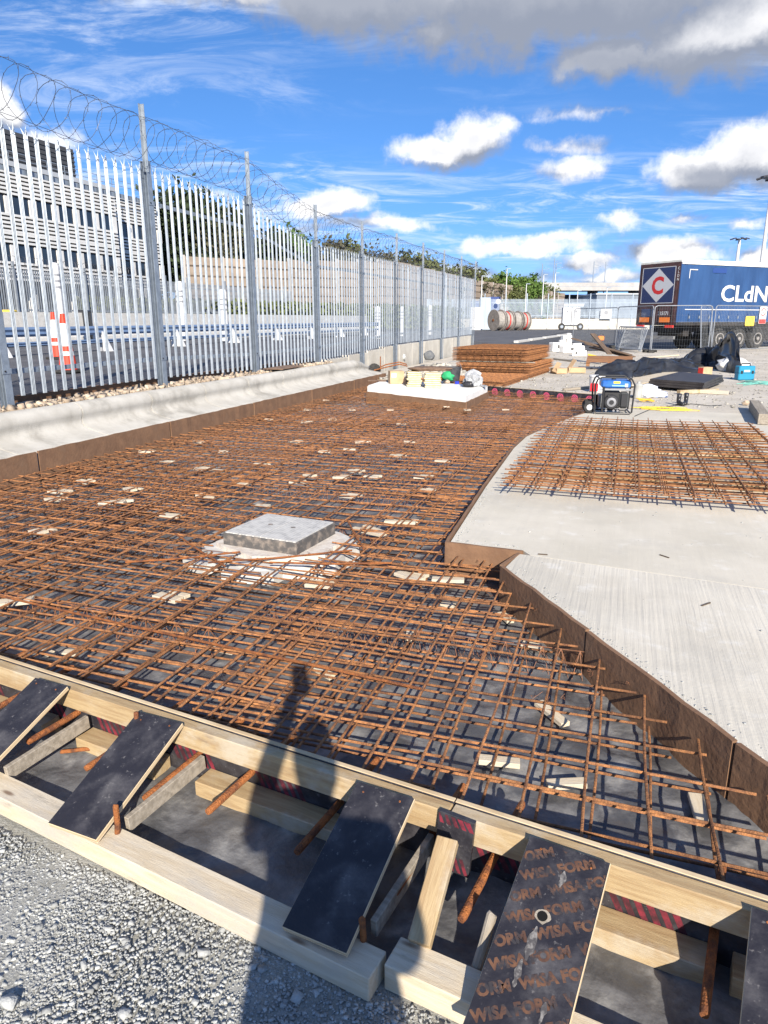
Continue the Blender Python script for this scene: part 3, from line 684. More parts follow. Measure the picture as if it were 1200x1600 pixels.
# sloping brace boards
def brace(u0, u1, label, du=-.02, w0=.078, w1=.525, z0=.262, z1=.098, mat=FILM, printtext=False, skew=0.0):
    t = thing('brace_board', label, 'board', uw((u0 + u1) / 2, (w0 + w1) / 2, (z0 + z1) / 2), UA, 'sloping brace boards of the formwork')
    l = math.hypot(w1 - w0, z0 - z1); a = math.atan2(z0 - z1, w1 - w0); wd_ = u1 - u0
    t.rotation_euler = (a, 0, UA + math.atan2(-du, w1 - w0) * -1 * -1)
    # local: x across, y up the slope (towards the form), z normal
    MB().bbox((0, 0, 0), (wd_, l, .018), .0012).build('ply_core', PLYE, t)
    MB().box((0, 0, .0095), (wd_ - .003, l - .003, .0022)).build('film_face', mat, t)
    for x in (-wd_ * .32, wd_ * .30): MB().lathe([(.0036, .0105), (.003, .0122)], (x, l * (.43 + .02 * rng.random()), 0), n=7).build('nail', RUSTD, t)
    # batten lying from the base plank to the foot of the ply
    return t, l, wd_
brace(-1.815, -1.635, 'dark film faced brace board at the far left of the formwork', du=-.02)
brace(-1.235, -1.030, 'dark sloping brace board left of the shadow, an upright pin beside it', du=-.03)
brace(-.305, -.105, 'dark sloping brace board half covered by the head shadow', du=-.01)
bt, bl_, bw_ = brace(.245, .470, 'brace board printed all over with slanting brown letters, a hole in its middle', du=.015, w1=.58, z1=.098)
brace(.810, 1.02, 'scuffed dark brace board cut by the right edge of the picture', du=.02, w1=.56)
def text_mesh(body, size, offset=0.0, extrude=0.0, align='LEFT'):
    c = bpy.data.curves.new('t', 'FONT'); c.body = body; c.size = size; c.offset = offset; c.extrude = extrude; c.align_x = align; c.resolution_u = 3
    o = bpy.data.objects.new('t', c); COL.objects.link(o); dg = bpy.context.evaluated_depsgraph_get(); me = bpy.data.meshes.new_from_object(o.evaluated_get(dg))
    bpy.data.objects.remove(o); bpy.data.curves.remove(c); return me
def board_print():
    bm = bmesh.new()
    tm = text_mesh('WISA FORM  WISA FORM', .038, offset=.0020)
    for k in range(-8, 9):
        m = Matrix.Translation((0, k * .062, .0112)) @ Matrix.Rotation(R(32), 4, 'Z') @ Matrix.Translation((-.24 + (k % 2) * .13, 0, 0))
        n0 = len(bm.verts); bm.from_mesh(tm); bm.verts.ensure_lookup_table()
        for v in bm.verts[n0:]: v.co = m @ v.co
    for (co, no) in (((bw_ / 2 - .004, 0, 0), (1, 0, 0)), ((-bw_ / 2 + .004, 0, 0), (-1, 0, 0)), ((0, bl_ / 2 - .012, 0), (0, 1, 0)), ((0, -bl_ / 2 + .005, 0), (0, -1, 0))):
        bmesh.ops.bisect_plane(bm, geom=list(bm.verts) + list(bm.edges) + list(bm.faces), plane_co=co, plane_no=no, clear_outer=True)
    me = bpy.data.meshes.new('printed_lettering'); bm.to_mesh(me); bm.free(); stuff(link('printed_lettering', me, PRINTB, bt))
    h = MB(); h.lathe([(.0135, .0108), (.0135, .0122)], (-.015, .055, 0), n=14); h.build('hole', M('hole_black', (.003, .003, .003), rough=1), bt)
    q = MB(); r_ = [(.019 + .010 * rng.random() * (1 + math.cos(a_)), a_) for a_ in np.linspace(0, 2 * math.pi, 15)[:-1]]
    vs = [(-.015 + .0136 * math.cos(a_), .055 + .0136 * math.sin(a_), .0114) for _, a_ in r_] + [(-.015 + rr * 1.05 * math.cos(a_), .055 + rr * .8 * math.sin(a_), .0114) for rr, a_ in r_]
    q.add(vs, [(i, (i + 1) % 14, 14 + (i + 1) % 14, 14 + i) for i in range(14)]); q.build('chipped_wood', TIMBG, bt)
    SM = M('smear', (.22, .21, .20), (.06, .057, .06), scale=60, lo=.35, hi=.6, rough=.9)
    for (x, y, l, w) in ((.005, .17, .05, .006), (-.02, -.02, .09, .008), (-.03, -.10, .07, .006), (.05, -.16, .05, .005)):
        pl_ = [(x + (w * (.5 + rng.random()) * (.3 + math.sin(math.pi * q / 7))) * s1, y - l / 2 + l * q / 7) for s1, qs in ((1, range(8)), (-1, range(7, -1, -1))) for q in qs]
        MB().add([(a, b, .0119) for a, b in pl_], [tuple(range(16))]).build('cement_smear', SM, bt)
board_print()
for (u, lb) in ((-1.60, 'grey timber batten on edge beneath the far left brace board'), (-.995, 'grey timber batten on edge beneath the second brace board'), (-.075, 'grey timber batten on edge beneath the half shaded brace board')):
    mb = MB(); mb.bbox((0, 0, 0), (.020, .36, .055), .002); o = mb.build('batten', TIMBG); o.location = uw(u, .225, .098); o.rotation_euler = (R(4), 0, UA + R(-3)); tag(o, lb, 'batten')
# small upright timber brace and the printed ply offcut behind it
pa = touw(at(700, 1312, .235)); pb = touw(at(655, 1478, .09))
a3 = uw(pa[0], pa[1], .235); b3 = uw(pb[0], pb[1], .095); d3 = (a3 - b3)
o = MB().bbox((0, 0, 0), (d3.length, .062, .032), .002).build('brace_timber', TIMB); o.location = (a3 + b3) / 2; o.rotation_euler = d3.to_track_quat('X', 'Z').to_euler(); tag(o, 'short yellow timber leaning against the formwork beside a printed ply offcut', 'timber')
o = MB().bbox((0, 0, 0), (.115, .018, .19), .001).build('ply_offcut', FILM); u_, w_ = touw(at(703, 1330, .17)); o.location = uw(u_ - .005, .079, .160); o.rotation_euler = (R(-4), R(3), UA); tag(o, 'upright dark ply offcut with red print behind the short timber', 'ply offcut')
mb = MB()
for k in range(5): mb.add([(-.05 + k * .024, 0, .06), (-.036 + k * .024, 0, .06), (-.052 + k * .024, 0, .09), (-.057 + k * .02, 0, .09)], [(0, 1, 2, 3)])
for k in range(3): mb.add([(.00 + k * .022, 0, -.09), (.012 + k * .022, 0, -.09), (-.01 + k * .022, 0, -.04), (-.022 + k * .022, 0, -.04)], [(0, 1, 2, 3)])
tt_ = stuff(mb.build('print', PRINTR, o)); tt_.location = (0, -.0095, 0)
# dowel bars through the form and steel pins
def rod(name, p0, p1, r, mat, label, cat, group=None, n=10):
    p0 = Vector(p0); p1 = Vector(p1); o = MB().bbox((0, 0, 0), (.001, .001, .001), .0001) and None
    mb = MB(); l = (p1 - p0).length
    mb.tube([(x * l, rng.normal(0, .0008), rng.normal(0, .0008)) for x in (0, .02, .3, .6, .98, 1.0)], [r * .86, r, r, r * 1.02, r, r * .84], n=n)
    o = mb.build(name, mat, smooth=False); o.location = p0; o.rotation_euler = (p1 - p0).to_track_quat('X', 'Z').to_euler(); tag(o, label, cat, group); return o
DOW = [(-1.687, 'leftmost of the dowel bars in view'), (-1.345, 'behind the second brace board'), (-1.04, 'right of the second brace board'), (-.79, 'halfway between two brace boards, left of the shadow'), (-.425, 'at the edge of the shadow'), (-.085, 'beside the half shaded brace board'), (.125, 'left of the lettered board'), (.738, 'right of the lettered board')]
for u, lb in DOW: rod('dowel_bar', uw(u + rng.normal(0, .008), .29 + rng.normal(0, .012), .105), uw(u + .02, -.24, .125), .0125, RUSTD, 'rusty dowel bar through the front formwork, ' + lb, 'dowel bar', 'dowel bars through the formwork')
u = -2.03
while u > -2.4: rod('dowel_bar', uw(u, .29, .105), uw(u + .02, -.24, .125), .0125, RUSTD, 'rusty dowel bar at the left edge of the formwork, %s' % ('nearer' if u > -2.2 else 'farther'), 'dowel bar', 'dowel bars left of the picture'); u -= .33
p = at(182, 1302, .08); rod('steel_pin', (p[0], p[1], .0), (p[0] + .004, p[1] + .006, .185), .0095, RUSTD, 'upright rusty pin in the base plank beside the second brace board', 'pin')
p = at(568, 1470, .08); rod('steel_pin', (p[0], p[1], .0), (p[0] - .004, p[1] + .003, .15), .009, RUSTD, 'upright rusty pin in the base plank at the right side of the half shaded board', 'pin')
p = at(213, 1125, .25); rod('steel_pin', (p[0], p[1] - .01, .02), (p[0] + .002, p[1], .285), .009, RUSTD, 'rusty pin standing just above the top rail behind the second brace board', 'pin')
p = at(95, 1178, .02); rod('steel_pin', (p[0], p[1], .03), (p[0] + .13, p[1] + .06, .035), .008, RUSTD, 'short rusty pin lying on the membrane left of the second brace board', 'pin')
p = at(735, 1520, .085); rod('wooden_peg', (p[0], p[1], .02), (p[0] + .035, p[1] + .10, .19), .014, TIMBG, 'split wooden peg leaning behind the shorter base plank', 'peg')
# ================================================================== REBAR IN THE PIT
def unit_bar(name, r, n=6, bend=0.0, seed=0, mat=None):
    mb = MB(); k = 8; q = np.random.default_rng(seed); p1, p2 = q.uniform(0, 6.28, 2)
    mb.tube([(i / k, bend * math.sin(p1 + 5 * i / k) * .6, bend * math.sin(p2 + 7 * i / k) * .5 - bend * .5 * math.sin(math.pi * i / k)) for i in range(k + 1)], r, n=n); me = bpy.data.meshes.new(name); me.from_pydata(mb.v, [], mb.f)
    if mat: me.materials.append(mat)
    return me
BARV = [unit_bar('bar', .0055, 7, .009, s_, RUST) for s_ in range(6)]; BARVS = [unit_bar('bar_small', .0040, 5, .011, s_ + 9, RUST) for s_ in range(4)]
BAR = BARV[0]; BARD = unit_bar('bar_heavy', .0066, 7, .006, 3, RUSTD)
MH = [(-2.60, 4.08), (-1.90, 4.08), (-1.90, 4.80), (-2.60, 4.80)]
PL = [at(574, 602, .38)[:2], at(728, 617, .38)[:2], at(762, 602, .38)[:2], at(600, 593.5, .38)[:2]]
def cross(poly, horiz, c):
    """crossings of the line y=c (horiz) or x=c with a polygon"""
    out = []; n = len(poly)
    for i in range(n):
        (x0, y0), (x1, y1) = poly[i], poly[(i + 1) % n]
        if not horiz: x0, y0, x1, y1 = y0, x0, y1, x1
        if (y0 > c) != (y1 > c): out.append(x0 + (c - y0) * (x1 - x0) / (y1 - y0))
    return sorted(out)
def spans(horiz, c, lo, hi, inset, holes):
    res = []; xs = cross(PIT, horiz, c)
    for a, b in zip(xs[::2], xs[1::2]):
        a, b = max(a + inset, lo), min(b - inset, hi)
        if b - a > .1: res.append((a, b))
    for h in holes:
        hx = cross(h, horiz, c)
        for k in range(0, len(hx) - 1, 2):
            new = []
            for a, b in res:
                if hx[k + 1] + .03 < a or hx[k] - .03 > b: new.append((a, b)); continue
                if hx[k] - .03 - a > .12: new.append((a, hx[k] - .03 - rng.uniform(0, .05)))
                if b - hx[k + 1] - .03 > .12: new.append((hx[k + 1] + .03 + rng.uniform(0, .05), b))
            res = new
    return res
def grow(poly, e):
    c = np.mean(poly, 0); return [tuple(c + (np.array(p) - c) * (1 + e / np.linalg.norm(np.array(p) - c))) for p in poly]
PLH = grow(PL, .10); MHH = grow(MH, .06)
def mesh_sheet(x0, y0, w, l, z, sp, phx, phy, label, layer, inset=.05):
    """one welded sheet: long bars along Y, cross bars along X welded on top"""
    t = thing('rebar_mesh_sheet', label, 'rebar mesh', (x0 + w / 2, y0 + l / 2, 0), 0, layer)
    ox, oy = x0 + w / 2, y0 + l / 2; cnt = 0
    ang = rng.normal(0, .004); far = y0 > 8.5
    bars = BARVS if far else BARV
    x = x0 + phx
    while x < x0 + w:
        for a, b in spans(False, x, y0, y0 + l, inset, (MHH, PLH)):
            a -= rng.uniform(0, .02); b += rng.uniform(0, .02)
            o = link('bar', bars[cnt % len(bars)], None, t); o.location = (x - ox + rng.normal(0, .004), a - oy, z + .0108 + rng.normal(0, .0015)); o.rotation_euler = (0, rng.normal(0, .0006), math.pi / 2 + ang + rng.normal(0, .0016)); o.scale = (b - a, 1, 1); cnt += 1
        x += sp
    y = y0 + phy
    while y < y0 + l:
        for a, b in spans(True, y, x0, x0 + w, inset, (MHH, PLH)):
            a -= rng.uniform(0, .03); b += rng.uniform(0, .03)
            o = link('bar', bars[cnt % len(bars)], None, t); o.location = (a - ox, y - oy + rng.normal(0, .004), z + rng.normal(0, .0015)); o.rotation_euler = (0, rng.normal(0, .0008), ang - .012 + rng.normal(0, .0020)); o.scale = (b - a, 1, 1); cnt += 1
        y += sp
    return t
SP = .192
cols = [(-5.72, 2.25, 'along the kerb'), (-3.75, 2.25, 'in the middle of the pit'), (-1.78, 2.9, 'along the cast slab')]
rows = [(1.55, 4.75, 'nearest the front formwork'), (5.95, 4.75, 'halfway back'), (10.35, 3.9, 'towards the white plinth'), (13.8, 3.2, 'at the far end')]
for ri, (y0, l, rl) in enumerate(rows):
    for ci, (x0, w, cl) in enumerate(cols):
        if ri == 3 and ci == 0: pass
        # upper layer: phase chosen so long bars stand where the photo shows them near the slab
        phx = (-.19 - x0) % SP if ci == 2 else rng.uniform(.02, .12)
        mesh_sheet(x0, y0, w, l, .158, SP, phx, ((1.99 - y0) % SP) if (ri == 0 and ci == 2) else rng.uniform(.02, .15), 'rusty upper mesh sheet %s, %s' % (cl, rl), 'upper layer of rebar mesh', inset=.03)
        dx = rng.uniform(-.2, .2); dy = rng.uniform(-.3, .3)
        mesh_sheet(x0 + dx, y0 + dy, w, l, .050, SP, rng.uniform(.03, .15), rng.uniform(.03, .15), 'rusty lower mesh sheet %s, %s' % (cl, rl), 'lower layer of rebar mesh', inset=.06)
# extra lapped sheets
mesh_sheet(-4.4, 2.0, 2.3, 3.0, .140, SP, .07, .10, 'rusty lapped mesh sheet left of the manhole near the front', 'lapped rebar mesh')
mesh_sheet(-1.55, 2.0, 1.05, 3.2, .144, SP, .08, .05, 'narrow rusty lapped mesh strip between manhole and cast slab corner', 'lapped rebar mesh')
mesh_sheet(-5.5, 3.4, 2.1, 3.2, .136, SP, .06, .09, 'rusty lapped mesh sheet by the kerb near the front', 'lapped rebar mesh')
mesh_sheet(-2.3, 2.1, 1.3, 1.7, .134, SP, .10, .02, 'small rusty lapped mesh sheet in front of the manhole', 'lapped rebar mesh')
# heavier edge bars along the formwork and loose bars round the manhole
def loose(p0, p1, label, mesh=BARD, group='loose edge bars'):
    p0 = Vector(p0); p1 = Vector(p1); o = link('reinforcing_bar', mesh); o.location = p0; o.rotation_euler = (p1 - p0).to_track_quat('X', 'Z').to_euler(); o.scale = ((p1 - p0).length, 1, 1); tag(o, label, 'reinforcing bar', group); return o
loose(uw(-3.4, -.10, .176), uw(-.02, -.075, .176), 'long rusty edge bar lying along the inside of the left formwork length')
loose(uw(-.42, -.055, .172), uw(1.25, -.09, .172), 'long rusty edge bar lying along the inside of the right formwork length')
loose(uw(-3.2, -.14, .060), uw(1.1, -.12, .062), 'low rusty edge bar on the membrane along the front formwork')
loose((-2.95, 3.60, .178), (-2.35, 4.02, .18), 'short rusty trimmer bar at the near left corner of the manhole')
loose((-3.02, 4.25, .178), (-2.30, 3.74, .18), 'short rusty trimmer bar crossing the near left manhole corner')
loose((-2.45, 3.78, .172), (-1.65, 4.30, .176), 'rusty trimmer bar along the front of the manhole collar')
loose((-1.95, 4.98, .178), (-1.58, 4.35, .18), 'rusty trimmer bar at the right of the manhole')
loose((-2.05, 3.86, .19), (-1.30, 4.10, .19), 'loose rusty bar between manhole and slab corner')
loose((-3.9, 2.95, .187), (-.7, 2.62, .187), 'long dark bar lying across the mesh in front of the manhole', BARD)
for k in range(6):
    a = at(*[(700, 830), (520, 905), (620, 905), (560, 880), (660, 880), (600, 850)][k], .17); loose((a[0] - .35, a[1] - .02 * k, .175), (a[0] + .42, a[1] + .05 - .03 * k, .178), 'loose rusty bar right of the manhole, %s' % ('touching the slab corner', 'nearest the front', 'second from the front', 'closest to the manhole', 'just before the slab corner', 'in the middle of the group')[k], BAR, 'loose bars right of the manhole')
# wire spacer strips (continuous high chairs)
def chair_mesh():
    mb = MB(); L_ = 1.9; n = 19
    mb.cyl((0, 0, .14), (L_, 0, .14), .0026, n=4); 
    for s in (-1, 1): mb.cyl((0, s * .045, .012), (L_, s * .045, .012), .0022, n=4)
    for k in range(n):
        x = .05 + k * .1
        for s in (-1, 1):
            mb.cyl((x, 0, .142), (x + .045 + rng.normal(0, .01), s * .052, .008), .0021, n=4); mb.cyl((x, 0, .142), (x - .045 + rng.normal(0, .01), s * .052, .008), .0021, n=4)
    me = bpy.data.meshes.new('wire_spacer'); me.from_pydata(mb.v, [], mb.f); me.materials.append(WIRE); return me
CH = [chair_mesh(), chair_mesh()]
def pit_in(x, y):
    c = cross(PIT, True, y); return any(a < x < b for a, b in zip(c[::2], c[1::2]))
k = 0
for row in range(13):
    y = 2.12 + row * .98
    for x in np.arange(-5.6, .9, 1.98):
        yy = y + rng.normal(0, .10) - (x + 3) * (.12 if row == 0 else 0); x2 = x + rng.normal(0, .1)
        e = x2 + 1.9
        if not (pit_in(x2 + .1, yy) and pit_in(min(e, x2 + 1.0), yy)): continue
        if -3.1 < x2 < -1.2 and 4.0 < yy < 4.9: continue
        if -5.4 < x2 + .9 < -2.3 and 12.3 < yy < 15.5: continue
        ll = 1.0
        while ll > .2 and not pit_in(x2 + 1.9 * ll, yy): ll -= .1
        o = link('wire_spacer', CH[k % 2]); o.location = (x2, yy, .004); o.rotation_euler = (0, 0, rng.normal(-.03, .03)); o.scale = (ll, 1, 1); k += 1
        tag(o, 'zigzag wire spacer strip, %s row from the front formwork, %s' % (('first', 'second', 'third', 'fourth', 'fifth', 'sixth', 'seventh', 'eighth', 'ninth', 'tenth', 'eleventh', 'twelfth', 'last')[row], ('by the kerb', 'left of the middle', 'right of the middle', 'by the slab')[min(3, max(0, int(round((x + 5.6) / 1.98))))]), 'wire spacer', 'wire spacers between the mesh layers')
# twisted tie wire at crossings
def ties():
    mb = MB()
    for _ in range(800):
        y = 2.7 + 9 * rng.random() ** 1.7; x = rng.uniform(-5.6, .8)
        if not pit_in(x, y): continue
        z = .172 + rng.normal(0, .004); r = .010; a = rng.uniform(0, 6.28)
        mb.tube([(x + r * math.cos(q + a), y + r * math.sin(q + a), z + .006 * math.sin(2 * q)) for q in np.linspace(0, 5.2, 6)] + [(x + rng.normal(0, .016), y + rng.normal(0, .016), z + rng.uniform(.006, .022))], .0011, n=3)
    stuff(mb.build('tie_wires', WIRE), 'twisted tie wires at the crossings of the rebar mesh', 'tie wire')
ties()
# pale timber packing blocks under the mesh
blk = [(20, 690, .16), (90, 768, .14), (175, 785, .18), (262, 805, .17), (262, 933, .14), (348, 1015, .20), (15, 940, .2), (505, 1050, .2), (575, 830, .26), (640, 995, .15), (790, 965, .17), (862, 1115, .26), (780, 1190, .22), (885, 1225, .2), (1092, 1265, .22), (500, 912, .14), (625, 815, .2), (410, 790, .1), (310, 690, .14), (200, 688, .12), (175, 665, .12), (352, 660, .1), (385, 640, .1), (420, 655, .1), (520, 655, .12), (565, 690, .14), (545, 775, .14), (465, 752, .14), (375, 755, .14), (620, 712, .14), (700, 660, .12), (660, 745, .14), (255, 722, .12), (75, 1020, .1), (110, 1021, .1), (640, 900, .16), (700, 905, .16), (550, 640, .1), (460, 690, .12), (340, 735, .12), (580, 745, .12), (690, 720, .12), (610, 640, .1), (730, 640, .1), (790, 640, .1), (510, 625, .1), (445, 620, .1), (480, 640, .1), (320, 775, .14), (60, 830, .12), (640, 690, .12), (700, 945, .12), (350, 705, .1), (830, 890 + 120, .14)]
blk += [(int(a), int(b), .12) for a, b in zip(rng.uniform(30, 740, 26), rng.uniform(625, 800, 26)) if not (560 < a < 770 and b < 630) and b > 770 - a * .30]
names = {11: 'longest pale packing block under the mesh near the sloping slab edge', 12: 'pale wedge of packing timber under mesh behind the short timber brace', 14: 'pale packing block under the mesh at the far right corner', 8: 'long pale packing board behind the manhole cover'}
for i, (px, py, l) in enumerate(blk):
    near = py > 940; p = at(px, py, .035 if near else .14); l = l * (1.0 if near else 1.25); n = 2 if l > .13 and i % 3 and not near else 1; l = l * (.72 if near else 1.0)
    o = MB().bbox((0, 0, 0), (l, (.036 if near else .062) + .02 * rng.random(), .022), .002).build('packing_block', TIMBP); o.location = (p[0], p[1], .036 if near else .136); o.rotation_euler = (rng.normal(0, .03), rng.normal(0, .03), rng.uniform(-.5, .5) + (R(-62) if i in (11, 14, 10, 9) else 0))
    tag(o, names.get(i, 'pale timber packing block lying under the rebar mesh'), 'timber block', 'timber packing blocks under the mesh')
    if n == 2:
        o2 = MB().bbox((0, 0, 0), (l * .8, .045, .02), .002).build('packing_block', TIMBP); o2.location = (p[0] + .03, p[1] + .075, .134); o2.rotation_euler = (0, 0, o.rotation_euler[2] + rng.normal(0, .25)); tag(o2, 'pale timber packing block lying under the rebar mesh', 'timber block', 'timber packing blocks under the mesh')

def label_blocks():
    bands = [(2.7, 'nearest the front formwork'), (3.9, 'in front of the manhole'), (5.0, 'level with the manhole'), (6.4, 'just behind the manhole'), (7.2, 'level with the near end of the slab mesh stack'), (8.4, 'level with the middle of the slab mesh stack'), (10.6, 'level with the far half of the slab mesh stack'), (12.0, 'behind the slab mesh stack level'), (99, 'close to the white plinth')]
    lo = -9
    for hi, txt in bands:
        q = sorted([o for o in COL.objects if o.get('category') == 'timber block' and lo <= o.location[1] < hi and o['label'].startswith('pale timber packing block')], key=lambda o: (np.array(o.location) @ rt) / (np.array(o.location) @ hd)); lo = hi
        for k, o in enumerate(q): o['label'] = 'pale packing block, %s from left, %s' % (ORD[min(k, 19)], txt)
label_blocks()
# ================================================================== MANHOLE
def chequer():
    def f(N, L, v, col, b):
        tc = N.new('ShaderNodeTexCoord'); outs = []
        for a in (R(45), R(-45)):
            mp = N.new('ShaderNodeMapping'); L.new(tc.outputs['Object'], mp.inputs[0]); mp.inputs['Rotation'].default_value = (0, 0, a); mp.inputs['Scale'].default_value = (26, 90, 1)
            vo = N.new('ShaderNodeTexVoronoi'); L.new(mp.outputs[0], vo.inputs['Vector']); vo.inputs['Scale'].default_value = 1; vo.inputs['Randomness'].default_value = .0; vo.voronoi_dimensions = '2D'
            mr = N.new('ShaderNodeMapRange'); L.new(vo.outputs['Distance'], mr.inputs[0]); mr.inputs[1].default_value = .32; mr.inputs[2].default_value = .22; outs.append(mr.outputs[0])
        mxm = N.new('ShaderNodeMath'); mxm.operation = 'MAXIMUM'; L.new(outs[0], mxm.inputs[0]); L.new(outs[1], mxm.inputs[1])
        bp = N.new('ShaderNodeBump'); bp.inputs['Strength'].default_value = .8; bp.inputs['Distance'].default_value = .004; L.new(mxm.outputs[0], bp.inputs['Height']); L.new(bp.outputs[0], b.inputs['Normal'])
        mx = N.new('ShaderNodeMix'); mx.data_type = 'RGBA'; L.new(mxm.outputs[0], mx.inputs[0]); L.new(col, mx.inputs[6]); mx.inputs[7].default_value = (.62, .61, .58, 1); return mx.outputs[2]
    return f
CHEQ = M('chequer_plate', (.50, .49, .46), (.33, .325, .31), scale=16, detail=8, lo=.38, hi=.68, rough=.75, metal=.0, coord='object', extra=chequer())
IRON = M('cast_iron', (.085, .08, .076), (.27, .225, .185), scale=16, lo=.45, hi=.75, rough=.7)
def manhole():
    c = at(438, 826, .25); q = [at(347, 833, .25), at(462, 850, .25), at(521, 817, .25), at(421, 801, .25)]
    ang = math.atan2(q[1][1] - q[0][1], q[1][0] - q[0][0]); cx, cy = np.mean([p[0] for p in q]), np.mean([p[1] for p in q])
    w = np.linalg.norm(q[1] - q[0]); l = np.linalg.norm(q[2] - q[1])
    t = thing('manhole_cover', 'square chequer plate manhole cover on a raised pale concrete collar amid the rebar', 'manhole cover', (cx, cy, 0), ang)
    oct_ = [(-.50, -.22), (-.44, -.40), (-.20, -.47), (.30, -.42), (.46, -.30), (.44, .30), (.34, .42), (-.34, .40), (-.46, .26)]
    rr_ = np.random.default_rng(4); oct_ = [((.43 + .10 * rr_.random()) * (1.12 if abs(math.sin(2 * a_)) > .6 else 1.0) * math.cos(a_), (.41 + .10 * rr_.random()) * (1.12 if abs(math.sin(2 * a_)) > .6 else 1.0) * math.sin(a_)) for a_ in np.linspace(0, 2 * math.pi, 18)[:-1]]
    MB().prism(oct_, .0, .128).build('concrete_collar', CONCL, t)
    MB().prism([(x * .82 + .0, y * .82) for x, y in oct_], .127, .165).build('mortar_bed', M('mortar', (.60, .56, .50), (.48, .42, .36), scale=12, rough=.9, bump=.3), t)
    MB().bbox((0, 0, .205), (w, l, .088), .004).build('frame', IRON, t)
    for k in (-1, 1):
        pl = MB().bbox((k * (w - .02) / 4, 0, .2525), ((w - .026) / 2, l - .022, .009), .0015).build('cover_plate', CHEQ, t)
        kh = MB(); kh.lathe([(.018, .2572), (.018, .2580)], (k * w * .16, .02, 0), n=12); kh.build('key_hole', IRON, pl)
    for (x, y, a, l2) in ((.10, -.50, .3, .4), (-.35, -.47, -.2, .26)):
        o = MB().prism([(-l2 / 2, -.05), (l2 * .4, -.07), (l2 / 2, .05), (-l2 * .4, .06)], .03, .10).build('concrete_chunk', CONCL); p = np.array([cx, cy]) + np.array([x * math.cos(ang) - y * math.sin(ang), x * math.sin(ang) + y * math.cos(ang)]); o.location = (p[0], p[1], 0); o.rotation_euler = (0, 0, ang + a)
        tag(o, 'broken pale concrete piece %s of the manhole collar' % ('at the near left' if x < 0 else 'at the near right'), 'concrete piece')
manhole()

# ================================================================== MESH STACK ON THE SLAB
def slab_stack():
    # bearers
    for k, (y, lb) in enumerate(((6.75, 'nearest timber bearer under the mesh stack on the slab'), (8.3, 'middle timber bearer under the mesh stack on the slab'), (9.8, 'farthest timber bearer under the mesh stack on the slab'))):
        o = MB().bbox((0, 0, 0), (2.3, .09, .07), .004).build('timber_bearer', TIMB); o.location = (.55, y, SLABT + .036); o.rotation_euler = (0, 0, rng.normal(-.02, .02)); tag(o, lb, 'timber')
    order = ['bottom', 'second', 'third', 'top']
    for s in range(4):
        z = SLABT + .076 + s * .020; x0 = -.84 + rng.uniform(-.06, .10); y0 = 5.90 + rng.uniform(-.10, .16); w = 2.55; l = 4.45
        t = thing('rebar_mesh_sheet', '%s rusty mesh sheet of the stack on the cast slab' % order[s], 'rebar mesh', (x0, y0, z), rng.normal(-.012, .012), 'mesh sheets stacked on the slab')
        for i in range(13):
            o = link('bar', BAR, None, t); o.location = (.06 + i * .2 + rng.normal(0, .012), -.06 + rng.normal(0, .02), .0105); o.rotation_euler = (0, 0, math.pi / 2 + rng.normal(0, .002)); o.scale = (l, 1, 1)
        for j in range(22):
            o = link('bar', BAR, None, t); o.location = (-.04 + rng.normal(0, .012), .05 + j * .2 + rng.normal(0, .008), 0); o.rotation_euler = (0, rng.normal(0, .001), rng.normal(0, .0015)); o.scale = (w, 1, 1)
slab_stack()
# ================================================================== BIG STACKS OF MESH BEHIND THE PLINTH
def sheet_mesh(w, l, sx, sy, r=.0048):
    mb = MB()
    for x in np.arange(.03, w, sx): mb.cyl((x, 0, 0), (x, l, 0), r, n=4)
    for y in np.arange(.05, l, sy): mb.cyl((0, y, .0095), (w, y, .0095), r, n=4)
    me = bpy.data.meshes.new('stacked_sheet'); me.from_pydata(mb.v, [], mb.f); me.materials.append(RUST); return me
def big_stack():
    A_ = sheet_mesh(2.0, 2.9, .2, .1); B_ = sheet_mesh(2.05, 5.1, .2, .1)
    fr = at(828, 582, .4); an = math.atan2(at(862, 572, .4)[1] - fr[1], at(862, 572, .4)[0] - fr[0]) - math.pi / 2
    ux = np.array([math.cos(an), math.sin(an)]); uy = np.array([-math.sin(an), math.cos(an)])
    P0 = np.array([fr[0], fr[1]]) - ux * 2.0
    k = 0
    def put(me, off, z, lab, grp):
        p = P0 + ux * (off[0] + rng.normal(0, .012)) + uy * (off[1] + rng.normal(0, .02)); o = link('rebar_mesh_sheet', me); o.location = (p[0], p[1], z); o.rotation_euler = (0, 0, an + rng.normal(0, .004)); tag(o, lab, 'rebar mesh', grp)
    for i in range(5): put(B_, (-.05, -2.55), .255 + i * .024, 'rusty mesh sheet, %s from the bottom of the flat stack behind the plinth' % ORD[i], 'lowest flat stack of mesh sheets')
    for i in range(9): put(A_, (.04, 0), .385 + i * .026, 'rusty mesh sheet, %s from the bottom in the middle tier of the tall stack' % ORD[i], 'middle tier of the tall mesh stack')
    for i in range(13): put(A_, (-.10, .12), .645 + i * .027, 'rusty mesh sheet, %s from the bottom in the top tier of the tall stack' % ORD[i], 'top tier of the tall mesh stack')
    for j, (z, y) in enumerate(((.628, .3), (.628, 2.5))):
        p = P0 + uy * y; o = MB().bbox((1.0, 0, 0), (2.1, .06, .024), .003).build('timber_bearer', TIMBG); o.location = (p[0], p[1], z); o.rotation_euler = (0, 0, an); tag(o, '%s timber bearer between the tiers of the tall mesh stack' % ('near' if j == 0 else 'far'), 'timber')
big_stack()
